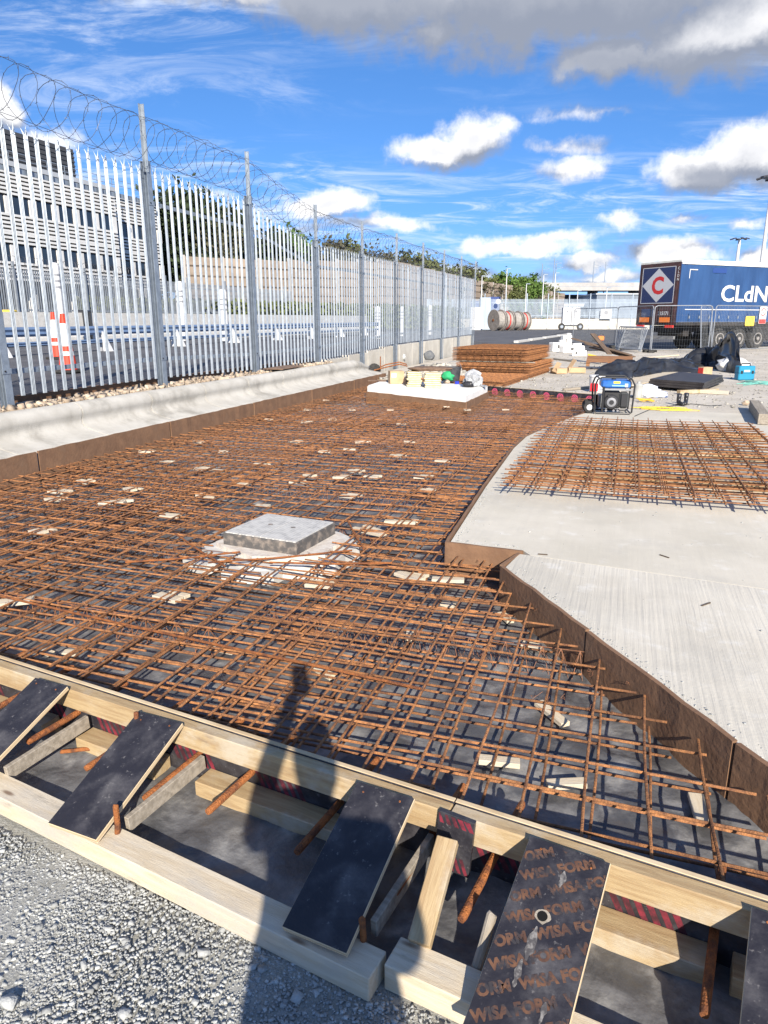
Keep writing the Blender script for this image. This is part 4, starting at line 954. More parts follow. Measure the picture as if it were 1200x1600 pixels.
# ================================================================== PLINTH
def plinth():
    c = np.mean(PL, 0); t = thing('concrete_plinth', 'low bright white concrete plinth at the far end of the pit carrying building materials', 'plinth', (c[0], c[1], 0))
    loc = [(p[0] - c[0], p[1] - c[1]) for p in PL]
    bm = bmesh.new(); f = bm.faces.new([bm.verts.new((x, y, .38)) for x, y in loc]); 
    if f.normal.z < 0: f.normal_flip()
    r = bmesh.ops.extrude_face_region(bm, geom=[f])
    for q in r['geom']:
        if isinstance(q, bmesh.types.BMVert): q.co.z = .0
    bmesh.ops.recalc_face_normals(bm, faces=bm.faces); bmesh.ops.bevel(bm, geom=[e for e in bm.edges if all(v.co.z > .3 for v in e.verts)], offset=.02, segments=2, affect='EDGES')
    me = bpy.data.meshes.new('slab_block'); bm.to_mesh(me); bm.free(); link('slab_block', me, M('white_concrete', (.78, .77, .74), (.70, .69, .66), scale=4, rough=.8), t)
    g = grow(loc, .02)
    for i in range(4): edge_board(g[i], g[(i + 1) % 4], 0, .25, t, th=.02)
plinth()
def on_plinth(px, py): return at(px, py, .38)
PRINTM = {}
def circle_print(parent, xs, z, r, y):
    mb = MB()
    for x in xs:
        n = 20
        mb.add([(x + r * math.cos(a), y, z + r * math.sin(a)) for a in np.linspace(0, 2 * math.pi, n + 1)[:-1]] + [(x + r * .80 * math.cos(a), y, z + r * .80 * math.sin(a)) for a in np.linspace(0, 2 * math.pi, n + 1)[:-1]], [(i, (i + 1) % n, n + (i + 1) % n, n + i) for i in range(n)])
        for k in (-2, -1, 0, 1, 2):
            h = math.sqrt(max(0, r * r - (k * r * .36) ** 2)) * .9
            for s in (1, -1):
                d = Vector((math.cos(s * R(45)), 0, math.sin(s * R(45)))); nn = Vector((-d.z, 0, d.x)); c = Vector((x, y - .0002 * (s > 0), z)) + nn * (k * r * .36)
                e = h * (1.55 if (s < 0 and k in (0, 1)) else 1.0)
                mb.add([c - d * h - nn * r * .07, c + d * h - nn * r * .07, c + d * h + nn * r * .07, c - d * h + nn * r * .07] if e == h else [c - d * h - nn * r * .07, c + d * e - nn * r * .07, c + d * e + nn * r * .07, c - d * h + nn * r * .07], [(0, 1, 2, 3)])
    return mb.build('print', PRINTP, parent)
def back_form(p0, p1, label, zt=.25, step=.33):
    p0 = np.array(p0[:2]); p1 = np.array(p1[:2]); d = p1 - p0; l = np.linalg.norm(d); t = thing('formwork_board', label, 'formwork board', (p0[0], p0[1], 0), az_of(d))
    MB().box((l / 2, 0, zt / 2), (l, .02, zt)).build('ply_face', FILM, t); MB().box((l / 2, 0, zt + .0022), (l, .0195, .004)).build('ply_edge', PLYE, t)
    [stuff(circle_print(t, [x_], zt * .56, .078, -.0108)) for x_ in np.arange(.2, l - .1, step)]
    for x in np.arange(.1, l, .9): MB().box((x, .045, zt / 2 - .01), (.045, .045, zt)).build('stake', TIMBG, t)
back_form((-2.83, 15.97), (-.47, 14.80), 'dark back formwork board printed with pink lattice discs, right of the plinth')
back_form((-5.74, 16.84), (-4.35, 16.43), 'dark back formwork board behind the left end of the plinth')
# ================================================================== THINGS ON THE PLINTH
def face_cam(p): return math.atan2(p[1], p[0]) - math.pi / 2
def solid(name, mb, mat, loc, rz, label, cat, group=None, smooth=False):
    o = mb.build(name, mat, smooth=smooth); o.location = tuple(float(a) for a in loc); o.rotation_euler = (0, 0, rz); return tag(o, label, cat, group)
H0 = YAW      # square to the viewer's heading
def cloth(nx, ny, w, l, fn, seed, name, mat, loc, rz, label, cat, th=0):
    mb = MB()
    for j in range(ny + 1):
        for i in range(nx + 1):
            u, v = i / nx - .5, j / ny - .5; dx, dy, z = fn(u, v); mb.v.append((u * w + dx, v * l + dy, z))
    for j in range(ny):
        for i in range(nx): a = j * (nx + 1) + i; mb.f.append((a, a + 1, a + nx + 2, a + nx + 1))
    return solid(name, mb, mat, loc, rz, label, cat, smooth=True)
def blob(seed, rx, ry, rz_, rough=.3, freq=2.5, sub=3, flatbase=True):
    bm = bmesh.new(); bmesh.ops.create_icosphere(bm, subdivisions=sub, radius=1); bm.verts.index_update(); mb = MB(); vs = []
    for v in bm.verts:
        n = v.co.normalized(); k = 1 + rough * mnoise.noise(n * freq + Vector((seed * 3.1, seed, 0))) + rough * .6 * abs(mnoise.noise(n * freq * 2.6 + Vector((seed, 7, seed)))) 
        p = Vector((n.x * rx * k, n.y * ry * k, n.z * rz_ * k + rz_ * .75)); p.z = max(p.z, .002) if flatbase else p.z; vs.append(p)
    mb.add(vs, [tuple(q.index for q in f.verts) for f in bm.faces]); bm.free(); return mb
def plinth_things():
    z = .382
    p = at(609, 600, z); t = thing('cardboard_box', 'tan cardboard box with a white label at the left of the plinth', 'box', p, H0 + .15)
    MB().bbox((.16, .15, .13), (.30, .28, .26), .005).build('carton', CARD, t); MB().box((.09, .008, .175), (.10, .003, .09)).build('label', WHITEP, t)
    PAD = M('pad_pale', (.72, .62, .40), (.60, .50, .30), scale=12, rough=.85, rnd=.08)
    for k, (px, py, n, w, lb) in enumerate(((647, 604, 7, .29, 'left pile of pale folded packs on the plinth'), (676, 606.5, 7, .33, 'right pile of pale folded packs on the plinth'))):
        p = at(px, py, z); t = thing('pack_pile', lb, 'packs', p, H0 + (-.05 if k else .06), 'piles of folded packs')
        for i in range(n):
            zz = .02 + i * .042; MB().bbox((rng.normal(0, .012), .16 + rng.normal(0, .01), zz), (w * (.98 if i < 6 else .9), .34, .036), .012).build('pack', PAD, t)
    SACK = M('sack_brown', (.20, .13, .09), (.13, .085, .06), scale=10, rough=.95, bump=.3)
    p = at(668, 604, z); solid('sack', blob(3, .42, .26, .05, .4), SACK, (p[0], p[1] + .25, z + .295), H0, 'dark brown empty sack draped over the piles of packs', 'sack', smooth=True)
    p = at(640, 603, z); solid('sack', blob(5, .07, .2, .11, .4), SACK, (p[0] - .10, p[1] + .2, z), H0, 'crumpled dark sack between the cardboard box and the packs', 'sack', smooth=True)
    p = at(706, 597, z); t = thing('bucket', 'black builder bucket with a green cloth over its rim', 'bucket', (p[0], p[1] + .15, z))
    BK = M('bucket_black', (.035, .037, .042), (.07, .07, .075), scale=8, rough=.5)
    MB().lathe([(.125, 0), (.165, .30), (.175, .30), (.175, .315), (.158, .315), (.12, .02)], n=20).build('pail', BK, t)
    MB().tube([(.17 * math.cos(a), -.02 - .1 * math.sin(a) * 0, .31 + .12 * math.sin(a)) for a in np.linspace(0, math.pi, 10)], .004).build('handle', GALV, t)
    GREEN = M('green_cloth', (.03, .36, .14), (.02, .26, .10), scale=9, rough=.8)
    g = blob(8, .13, .07, .11, .35); o = g.build('cloth', GREEN, t, smooth=True); o.location = (-.10, -.14, .03)
    p = at(714, 600, z); mb = MB(); mb.lathe([(.045, 0), (.045, .05), (.04, .055)], n=14); solid('bottle_cap', mb, M('cap_blue', (.02, .04, .50), rough=.4), (p[0], p[1], z), 0, 'bright blue cap on the plinth beside the plastic bag', 'cap')
    p = at(698, 599, z); solid('stone', blob(12, .07, .06, .045, .3, sub=2), STONEB, (p[0], p[1], z), 0, 'reddish stone on the plinth beside the blue cap', 'stone')
    p = at(690, 599, z); solid('paper', MB().bbox((0, 0, .02), (.22, .14, .04), .01), WHITEP, (p[0], p[1] + .1, z), .4, 'folded white paper on the plinth behind the right packs', 'paper')
    BAG = M('clear_bag', (.42, .43, .44), (.26, .27, .28), scale=14, rough=.25, spec=.6)
    p = at(737, 605, z); t = thing('plastic_bag', 'clear grey plastic bag with a black lining at the right end of the plinth', 'bag', (p[0], p[1] + .12, z))
    blob(21, .17, .14, .17, .5, freq=3.4).build('film', BAG, t, smooth=False); o = blob(22, .11, .05, .06, .4).build('lining', BLACKP, t, smooth=True); o.location = (-.07, -.16, .01)
    o = blob(23, .12, .09, .02, .4).build('loose_film', BAG, t, smooth=False); o.location = (.16, .04, .0)
    p = at(595, 597, z); solid('board', MB().bbox((0, 0, .01), (.9, .16, .02), .003), SACK, (p[0] + .1, p[1] + .25, z), H0 - .12, 'thin dark board lying across the left of the plinth', 'board')
    # barrow frame behind the left end
    p = at(585, 590, .25); t = thing('wheelbarrow', 'overturned rusty wheelbarrow frame behind the left end of the plinth', 'wheelbarrow', (p[0], p[1] + .3, .25), H0)
    MB().lathe([(.14, -.03), (.17, -.03), (.17, .03), (.14, .03)], n=16, M=Matrix.Rotation(math.pi / 2, 4, 'X'), c=(-.1, 0, .17)).build('wheel', RUBB, t)
    MB().tube([(-.1, -.06, .17), (.2, -.14, .25), (.55, -.2, .33), (.75, -.2, .28)], .016).build('handle', RUSTD, t); MB().tube([(-.1, .06, .17), (.2, .14, .30), (.55, .2, .36), (.75, .2, .30)], .016).build('handle', RUSTD, t)
    MB().tube([(.06, -.1, .2), (.06, -.1, .52)], .014).build('leg', RUSTD, t)
    p = at(658, 573, .25); mb = blob(31, .16, .14, .16, .25)
    solid('boulder', mb, M('dark_rock', (.10, .11, .12), (.16, .165, .17), scale=6, rough=.9), (p[0] + .2, p[1] + .2, .45), 0, 'dark rounded lump on the rubble heap by the wall', 'boulder', smooth=True)
    p = at(622, 572, .25); solid('boulder', blob(33, .16, .13, .12, .35, sub=2), STONE, (p[0], p[1] + .3, .42), 0, 'pale angular boulder on the rubble heap beneath the wall', 'boulder')
    # rubble heap body
    mb = MB(); nx = 24
    for j in range(nx + 1):
        for i in range(nx + 1):
            x = -6.0 + 3.2 * i / nx; y = 16.85 + 1.9 * j / nx; h = .36 * math.exp(-((x + 4.4) / .85) ** 2 - ((y - 17.7) / .48) ** 2) * (1 + .4 * mnoise.noise((x * 5, y * 5, 1)))
            mb.v.append((x, y, .225 + max(0, h)))
    for j in range(nx):
        for i in range(nx): a = j * (nx + 1) + i; mb.f.append((a, a + 1, a + nx + 2, a + nx + 1))
    tag(mb.build('rubble_heap', YARDM), 'low heap of pale soil and stones between the plinth and the wall', 'rubble heap', kind='stuff')
plinth_things()
# ================================================================== GENERATOR
def generator():
    a = at(926, 647, SLABT); b = at(985, 652, SLABT); d = b - a; w = np.linalg.norm(d); t = thing('generator', 'portable generator with a blue tank in a black tube frame', 'generator', (a[0], a[1], SLABT), R(7))
    # local x to the right, y away
    h = .57; dp = .46
    for y, nm in ((0, 'front'), (dp, 'back')):
        MB().tube([(.02, y, .04), (.01, y, h - .12), (.04, y, h - .03), (.10, y, h), (w - .12, y, h), (w - .05, y, h - .03), (w - .005, y, h - .11), (w - .02, y, .04), (w - .05, y, .02), (.05, y, .02)], .014, n=8, closed=True).build('frame_hoop', BLACKM, t)
    for x, z in ((.06, h - .01), (w - .06, h - .015), (.04, .03), (w - .04, .03)): MB().cyl((x, 0, z), (x, dp, z), .012, n=8).build('frame_bar', BLACKM, t)
    for x in (.13, .145): MB().cyl((x, 0.005, .03), (x, .005, h - .14), .011, n=8).build('frame_upright', BLACKM, t)
    tank = MB(); tank.bbox((w / 2 + .02, dp / 2, h - .105), (w * .74, dp * .86, .13), .03); tk = tank.build('fuel_tank', BLUE, t)
    MB().box((w * .55, dp * .07 - .003 + .0, h - .075), (.10, .004, .035)).build('warning_label', YEL, t); MB().box((w * .60, dp * .07 - .004, h - .125), (.20, .003, .018)).build('lettering', M('pale_blue', (.25, .55, .75), rough=.5), t); MB().box((w * .79, dp * .07 - .004, h - .118), (.045, .003, .05)).build('sticker', WHITEP, t)
    MB().lathe([(.035, 0), (.035, .03), (.03, .035)], c=(w * .5, dp * .5, h - .045), n=14).build('fuel_cap', BLACKM, t)
    MB().box((w / 2 + .01, .02, h - .185), (w * .80, .03, .02)).build('tank_rail', M('steel_grey', (.30, .31, .32), rough=.5, metal=.5), t)
    # engine with recoil starter
    MB().bbox((w * .47, .22, .22), (.26, .30, .26), .02).build('engine', M('engine_black', (.025, .025, .027), rough=.6), t)
    ry = Matrix.Rotation(math.pi / 2, 4, 'X')
    st = MB(); st.lathe([(.118, 0), (.118, .05), (.10, .065), (.085, .066)], c=(w * .45, .08, .19), M=ry, n=24); s_ = st.build('recoil_housing', BLACKM, t)
    MB().lathe([(.072, .0), (.072, .012), (.040, .014)], c=(w * .45, .012, .19), M=ry, n=22).build('recoil_ring', M('alloy', (.30, .30, .31), rough=.4, metal=.8), s_); MB().lathe([(.036, 0), (.036, .01)], c=(w * .45, -.001, .19), M=ry, n=14).build('recoil_hub', BLACKM, s_)
    MB().lathe([(.02, 0), (.02, .05)], c=(w * .37, .05, .29), M=ry, n=8).build('starter_grip', BLACKM, t)
    af = MB(); af.bbox((w * .76, .09, .22), (.145, .12, .26), .035); f_ = af.build('air_filter', M('filter_grey', (.055, .058, .06), rough=.5), t); MB().bbox((w * .76, .027, .22), (.09, .012, .20), .005).build('filter_grille', BLACKM, f_)
    MB().bbox((w * .28, .24, .19), (.16, .26, .20), .02).build('alternator', M('alt_grey', (.20, .205, .21), rough=.45, metal=.6), t)
    for x in (.33, .52, .62): MB().lathe([(.018, 0), (.018, .04)], c=(w * x, .05, .06), M=ry, n=10).build('bolt_cap', M('alloy', (.55, .55, .57)), t)
    MB().bbox((w * .82, .04, .39), (.05, .03, .05), .004).build('carburettor', M('alloy', (.55, .55, .57)), t)
    for y in (.08, dp - .06):
        wh = MB(); wh.lathe([(.03, -.025), (.085, -.025), (.098, 0), (.085, .025), (.03, .025)], c=(-.05, y, .098), M=ry, n=20); q = wh.build('wheel', RUBB, t); MB().lathe([(.045, -.027), (.045, .027)], c=(-.05, y, .098), M=ry, n=14).build('rim', WHITEM, q)
generator()
# ================================================================== THINGS ABOUT THE YARD
G = .25
def yard_things():
    p = at(931, 613, G); t = thing('bucket', 'white plastic bucket with a red diamond label behind the generator', 'bucket', (p[0], p[1] + .15, G))
    MB().lathe([(.135, 0), (.155, .30), (.162, .30), (.162, .325), (.158, .335), (.05, .337)], n=22).build('pail', WHITEP, t)
    v = -np.array([p[0], p[1]]) / np.linalg.norm(p[:2]); q = Matrix.Rotation(math.atan2(v[1], v[0]) + math.pi / 2 - .3, 4, 'Z')
    mb = MB(); mb.add([q @ Vector((.095 * math.sin(a) , -.150 - .004, .10 + b)) for a, b in ((0, -.085), (1, 0), (0, .085), (-1, 0))], [(0, 1, 2, 3)]); 
    mb.add([q @ Vector((x, -.153, .10 + b)) for x, b in ((-.08, -.08), (.08, -.08), (.08, .08), (-.08, .08))], [(0, 1, 2, 3)]); mb.build('label', M('label_red', (.65, .02, .03), rough=.5), t)
    # cardboard pieces
    for (px, py, w, l, a, lb) in ((872, 584, .30, .42, .2, 'flattened tan cardboard box beside the tall mesh stack'), (900, 583, .46, .30, -.1, 'opened tan cardboard carton lying right of the flattened box')):
        p = at(px, py, G); t = thing('cardboard_box', lb, 'box', (p[0], p[1] + .1, G), H0 + a)
        MB().bbox((0, 0, .08), (w, l, .14), .004).build('carton', CARD, t); o = MB().bbox((0, 0, 0), (w * .95, .16, .008), .001).build('flap', CARD, t); o.location = (-w * .4, -l * .3, .18); o.rotation_euler = (.5, R(-60), 0)
    # white foam blocks
    FOAM = M('white_foam', (.80, .80, .78), (.70, .69, .66), scale=6, rough=.8)
    for k, (px, py, s, lb) in enumerate(((872, 549, (.75, .42, .40), 'upright notched white foam block beside the mesh stack'), (893, 551, (1.1, .35, .30), 'long white foam block lying in front of the asphalt'), (905, 556, (.55, .35, .22), 'small broken white foam block nearest the pallet'), (884, 543, (.5, .3, .62), 'white foam block standing behind the others'))):
        p = at(px, py, G); t = thing('foam_block', lb, 'foam block', (p[0], p[1], G), H0 + rng.uniform(-.5, .5), 'white foam blocks')
        MB().bbox((0, 0, s[2] / 2), s, .02).build('block', FOAM, t); MB().bbox((s[0] * .2, -s[1] * .15, s[2] + .05), (s[0] * .35, s[1] * .5, .12), .02).build('ridge', FOAM, t)
        MB().box((-.1, -s[1] / 2 - .003, s[2] * .55), (s[0] * .14, .012, s[2] * .4)).build('slot', M('slot_grey', (.10, .10, .10), rough=.9), t)
    # kerb stones along the asphalt edge
    for k in range(4):
        a = at(806 + k * 22, 536 - k * 3.4, G); b = at(825 + k * 22, 533.3 - k * 3.4, G); d = b - a; l = np.linalg.norm(d[:2])
        solid('kerb_stone', MB().bbox((l / 2, 0, .07), (l * .97, .30, .14), .01), CONCL, (a[0], a[1], G), az_of(d), 'pale kerb stone along the near edge of the asphalt, %s from the left' % ORD[k], 'kerb stone', 'kerb stones along the asphalt')
    # pallet with planks
    p = at(915, 578, G); t = thing('pallet', 'worn wooden pallet tilted on the ground under rusty planks', 'pallet', (p[0], p[1], G), H0 - .30)
    WP = M('pallet_wood', (.30, .15, .07), (.20, .095, .045), scale=5, rough=.9, coord='object', stretch=(1, 6, 6), rnd=.15)
    for j in range(7): MB().bbox((.65, .06 + j * .165, .135), (1.3, .12, .02), .002).build('deck_board', WP, t)
    for x in (.05, .65, 1.25):
        MB().bbox((x, .55, .115), (.10, 1.15, .02), .002).build('stringer_board', WP, t)
        for y in (.06, .55, 1.04): MB().bbox((x, y, .055), (.10, .12, .10), .003).build('block', WP, t)
    t.location.z = G + .10; t.rotation_euler[0] = R(6)
    DP = M('plank_dark', (.16, .11, .075), (.10, .07, .05), scale=4, rough=.9, coord='object', stretch=(1, 6, 6), rnd=.2)
    for k, (a, b, z0, z1, lb) in enumerate((((893, 538), (985, 566), .80, .42, 'long weathered plank slanting down from the left over the pallet'), ((925, 536), (952, 560), .95, .45, 'short weathered plank propped steeply over the pallet'), ((915, 548), (990, 568), .62, .36, 'dark plank lying on the pallet below the long one'), ((922, 554), (985, 571), .50, .33, 'lower dark plank on the pallet beside the yellow level'))):
        A_ = atd(a[0], a[1], 24.5); B_ = atd(b[0], b[1], 23.0); A_[2] = G + z0; B_[2] = G + z1 - .1
        d = Vector(B_ - A_); o = MB().bbox((0, 0, 0), (d.length, .17, .035), .003).build('plank', DP); o.location = Vector((A_ + B_) / 2); o.rotation_euler = d.to_track_quat('X', 'Z').to_euler(); tag(o, lb, 'plank')
    A_ = atd(919, 554, 23.4); B_ = atd(955, 562, 23.0); d = Vector(B_ - A_); o = MB().bbox((0, 0, 0), (d.length, .06, .05), .006).build('spirit_level', YEL); o.location = Vector((A_ + B_) / 2); o.rotation_euler = d.to_track_quat('X', 'Z').to_euler(); tag(o, 'yellow spirit level lying across the pallet planks', 'spirit level')
    # disc cutter
    p = at(934, 534, G); t = thing('disc_cutter', 'small orange and black petrol disc cutter on the asphalt edge', 'disc cutter', (p[0], p[1], G), H0)
    MB().bbox((.18, 0, .22), (.40, .26, .30), .05).build('engine_body', ORANGE, t); MB().lathe([(.02, -.02), (.24, -.012), (.24, .012), (.02, .02)], c=(-.20, -.02, .26), M=Matrix.Rotation(math.pi / 2, 4, 'X'), n=20).build('disc_guard', BLACKM, t); MB().tube([(.1, 0, .36), (.15, 0, .47), (.32, 0, .47), (.42, 0, .30)], .02).build('handle', BLACKM, t)
    # black plastic sheeting: long heap and bundle
    SHEET = M('polythene', (.016, .0165, .019), (.045, .047, .052), scale=3, detail=7, lo=.42, hi=.75, rough=.28, bump=.30, bscale=4, spec=.55)
    def heap(pts, name, label, seed, w, h):
        """long crumpled sheet along a line of ground points"""
        pts = [np.array(p) for p in pts]; n = 120; m = 40; mb = MB()
        L_ = np.cumsum([0] + [np.linalg.norm(b - a) for a, b in zip(pts, pts[1:])])
        for i in range(n + 1):
            s = L_[-1] * i / n; x = np.interp(s, L_, [p[0] for p in pts]); y = np.interp(s, L_, [p[1] for p in pts]); e = math.sin(math.pi * min(1, max(0, i / n))) ** .35
            for j in range(m + 1):
                v = j / m * 2 - 1; q = (1 - v * v)
                f = abs(mnoise.noise((s * 1.0, v * 1.5 + s * .5, seed))); f2 = abs(mnoise.noise((s * 2.4, v * 3.0 - s, seed + 4)))
                z = h * e * (q ** .7) * (.72 + .45 * mnoise.noise((s * .55, v * .8, seed)) + .30 * max(0, 1 - 3.2 * abs(mnoise.noise((s * .55 + v * .5, v * 2.1, seed + 11)))) - .22 * max(0, 1 - 3.5 * abs(mnoise.noise((s * .9 - v * .6, v * 2.6, seed + 17)))) + .05 * mnoise.noise((s * 3.5, v * 3.5, seed))); ww = w * (.75 + .5 * mnoise.noise((s * .9, seed * 2.2, 1)))
                mb.v.append((x + .10 * mnoise.noise((s * 3, v * 3, seed + 9)), y + v * ww + .12 * mnoise.noise((s * 2.5, v * 2.5, seed + 2)), G + .006 + max(0, z)))
        for i in range(n):
            for j in range(m): a = i * (m + 1) + j; mb.f.append((a, a + m + 1, a + m + 2, a + 1))
        return tag(mb.build(name, SHEET, smooth=True), label, 'plastic sheet')
    heap([at(930, 590, G), at(985, 588, G), at(1040, 583, G), at(1098, 580, G)], 'plastic_sheet', 'long crumpled heap of black plastic sheet behind the dark ply boards', 3.3, .85, .52)
    heap([at(1068, 572, G), at(1100, 572, G), at(1135, 578, G), at(1152, 582, G)], 'plastic_sheet', 'taller bundle of glossy black plastic sheet in front of the trailer wheels', 8.8, 1.2, .95)
    p = at(1145, 580, G); solid('white_bag', blob(41, .42, .28, .22, .45, freq=3), WHITEP, (p[0], p[1], G), H0, 'white rubble bag between the black sheet and the blue tool case', 'bag', smooth=True)
    # tool case
    p = at(1166, 594, G); t = thing('tool_case', 'turquoise blue tool case with a handle standing on the yard', 'tool case', (p[0], p[1], G), H0 + .1)
    TC = M('case_blue', (.02, .22, .36), rough=.45); MB().bbox((0, .10, .17), (.42, .20, .34), .02).build('shell', TC, t); MB().bbox((0, .10, .175), (.43, .21, .02), .004).build('seam', M('case_dark', (.012, .12, .2), rough=.5), t)
    MB().box((-.01, -.0025, .22), (.15, .004, .05)).build('badge', M('badge_pale', (.45, .62, .70), rough=.5), t); MB().tube([(-.12, .1, .34), (-.11, .1, .39), (.11, .1, .39), (.12, .1, .34)], .016).build('handle', BLACKM, t)
    for x in (-.14, .14): MB().bbox((x, -.004, .19), (.05, .02, .07), .004).build('latch', BLACKM, t)
    # red and tan box
    p = at(1105, 590, G); t = thing('small_carton', 'small tan carton with a red end against the black sheet', 'carton', (p[0], p[1], G), H0 + .3)
    MB().bbox((0, .1, .13), (.28, .2, .26), .006).build('carton', CARD, t); MB().box((-.142, .1, .13), (.004, .18, .22)).build('red_end', RED, t)
    # dark ply sheets
    q = [at(1012, 600, G + .10), at(1097, 607, G + .10), at(1131, 594, G + .10), at(1063, 588, G + .10)]
    DK = M('ply_dark_stack', (.028, .024, .025), (.05, .044, .042), scale=3, rough=.5)
    for k, nm in enumerate(('bottom', 'middle', 'top')):
        mb = MB(); c = np.mean(q, 0); mb.prism([((a[0] - c[0]) * (1 - .01 * k), (a[1] - c[1]) * (1 - .01 * k)) for a in q], 0, .045); o = mb.build('ply_board', DK); o.location = (c[0], c[1], G + .065 + k * .05); o.rotation_euler = (0, 0, rng.normal(0, .015)); tag(o, '%s sheet of the dark ply boards stacked flat on the yard' % nm, 'ply board', 'dark ply boards')
    for (a, b, lb, m_) in (((1060, 616), (1120, 613), 'yellow timber bearer in front of the dark ply boards', TIMB), ((1085, 620 - 6), (1138, 617), 'pale timber offcut right of the bearer by the dark ply', TIMBP)):
        A_ = at(*a, G); B_ = at(*b, G); d = B_ - A_; o = solid('timber', MB().bbox((np.linalg.norm(d) / 2, 0, .04), (np.linalg.norm(d), .10, .075), .004), m_, (A_[0], A_[1], G), az_of(d), lb, 'timber')
    A_ = at(968, 605, G); B_ = at(1060, 585, G); d = B_ - A_; mb = MB(); l = np.linalg.norm(d); mb.bbox((l / 2, 0, .05), (l, .62, .03), .002); o = solid('ply_sheet', mb, TIMBP, (A_[0], A_[1], G), az_of(d), 'pale narrow ply sheet lying behind the white bag', 'ply sheet')
    # white bag and grey can
    p = at(1012, 622, G); solid('white_bag', blob(51, .20, .15, .14, .5, freq=3.2), M('thin_bag', (.78, .79, .82), (.66, .68, .74), scale=9, rough=.4), (p[0], p[1] + .1, G), H0, 'crumpled white plastic bag right of the generator', 'bag', smooth=True)
    p = at(1028, 622, G); solid('white_bag', blob(53, .16, .10, .07, .5, freq=3), M('bag_bluish', (.62, .66, .75), (.20, .28, .55), scale=9, lo=.5, hi=.6, rough=.4), (p[0], p[1] + .1, G), H0, 'small white and blue bag scrap beside the white plastic bag', 'bag', smooth=True)
    p = at(996, 622, G); mb = MB(); mb.lathe([(.085, 0), (.085, .24), (.07, .265), (.03, .28), (.03, .31)], n=16); solid('grey_can', mb, M('can_grey', (.38, .38, .36), (.30, .30, .28), scale=6, rough=.5), (p[0], p[1], G), 0, 'grey can standing between the generator and the white bag', 'can')
    # boots
    for k, (px, py, a) in enumerate(((1060, 633, .2), (1071, 632, -.5))):
        p = at(px, py, G); t = thing('boot', '%s black rubber work boot of the pair on the yard' % ('left' if k == 0 else 'right'), 'boot', (p[0], p[1], G), H0 + a, 'pair of work boots'); t.scale = (.66, .66, .66)
        bm_ = MB(); bm_.tube([(0, 0, .30), (0, .01, .20), (0, .015, .10), (0, -.02, .06), (0, -.10, .05), (0, -.19, .045), (0, -.23, .04)], [.062, .058, .055, .060, .052, .048, .025], n=12); bm_.build('upper', BLACKP, t, smooth=True)
        MB().prism([(-.045, .07), (.045, .07), (.05, -.10), (.045, -.21), (0, -.255), (-.045, -.21), (-.05, -.10)], 0, .022).build('sole', RUBB, t)
    # yellow rope
    mb = MB(); pts = []; c = at(1040, 640, G)
    for k in range(90):
        a = k * .47 + rng.normal(0, .35); r = .07 + .17 * abs(math.sin(k * .113)) + rng.normal(0, .04); pts.append((c[0] + r * 1.7 * math.cos(a) * (1 + .2 * math.sin(k * .05)), c[1] + r * 1.05 * math.sin(a), G + .008 + .012 * abs(math.sin(k * .7))))
    mb.tube(pts, .0042, n=5); tag(mb.build('rope', YEL), 'tangle of yellow rope on the ground right of the generator', 'rope')
    c = at(1008, 628, G); mb = MB(); mb.tube([(c[0] + .16 * math.cos(a * 1.3) * (1 - a * .02), c[1] + .1 * math.sin(a), G + .02 + .03 * abs(math.sin(a * .7))) for a in np.arange(0, 20, .35)], .007, n=5); tag(mb.build('rope', M('rope_orange', (.72, .45, .05), rough=.7)), 'small coil of orange yellow rope next to the generator wheel side', 'rope')
    mb = MB(); c0 = at(960, 655, G)
    mb.tube([Vector(at(px, py, G + .01)) for px, py in ((992, 650), (1015, 640), (1050, 634), (1080, 631), (1110, 634), (1128, 633))], .006, n=5); tag(mb.build('cable', BLACKM), 'thin black cable trailing from the boots over the yard', 'cable')
    # timber post with its shadow
    A_ = at(1192, 664, G); B_ = at(1177, 640, G); d = B_ - A_; solid('timber_post', MB().bbox((np.linalg.norm(d) / 2, 0, .08), (np.linalg.norm(d), .14, .15), .004), TIMBG, (A_[0], A_[1], G), az_of(d), 'grey squared timber lying end on at the right edge of the yard', 'timber')
    NET = M('net_green', (.15, .42, .36), rough=.7); mb = MB()
    for k in range(9): a = at(1150 + rng.uniform(0, 15), 594 + rng.uniform(0, 9), G); b = at(1200 + rng.uniform(0, 30), 597 + rng.uniform(0, 8), G); mb.tube([a + [0, 0, .01], (a + b) / 2 + [0, rng.normal(0, .2), .03], b + [0, 0, .01]], .010, n=4)
    tag(mb.build('netting', NET), 'strands of green netting on the ground below the tool case', 'netting')
    for k, (px, py) in enumerate(((1165, 633), (1090, 600))):
        p = at(px, py, G); solid('stone', blob(60 + k, .06, .05, .05, .4, sub=2), STONEB, (p[0], p[1], G), 0, ('brown lump on the yard left of the grey squared timber', 'stone lump behind the dark ply boards')[k], 'stone')
    # loose battens and wood bits round about
    for k, (a, b, lb) in enumerate((((865, 562), (900, 566), 'thin timber batten lying behind the cartons'), ((925, 607), (880, 611), 'thin stick lying left of the white bucket'), ((1012, 560), (1060, 556), 'pale timber lying in front of the temporary fence'))):
        A_ = at(*a, G); B_ = at(*b, G); d = B_ - A_; solid('batten', MB().bbox((np.linalg.norm(d) / 2, 0, .03), (np.linalg.norm(d), .06, .05), .003), (TIMBG, TIMBG, TIMBP)[k], (A_[0], A_[1], G), az_of(d), lb, 'batten')
    p = at(455, 574, .70); solid('metal_plate', MB().bbox((0, 0, 0), (.42, 1.1, .016), .003), M('plate_brown', (.22, .14, .09), (.14, .09, .06), scale=6, rough=.8), (-6.43, 13.1, .762), .05, 'rusty brown plate lying on the verge at the end of the near fence', 'plate')
yard_things()
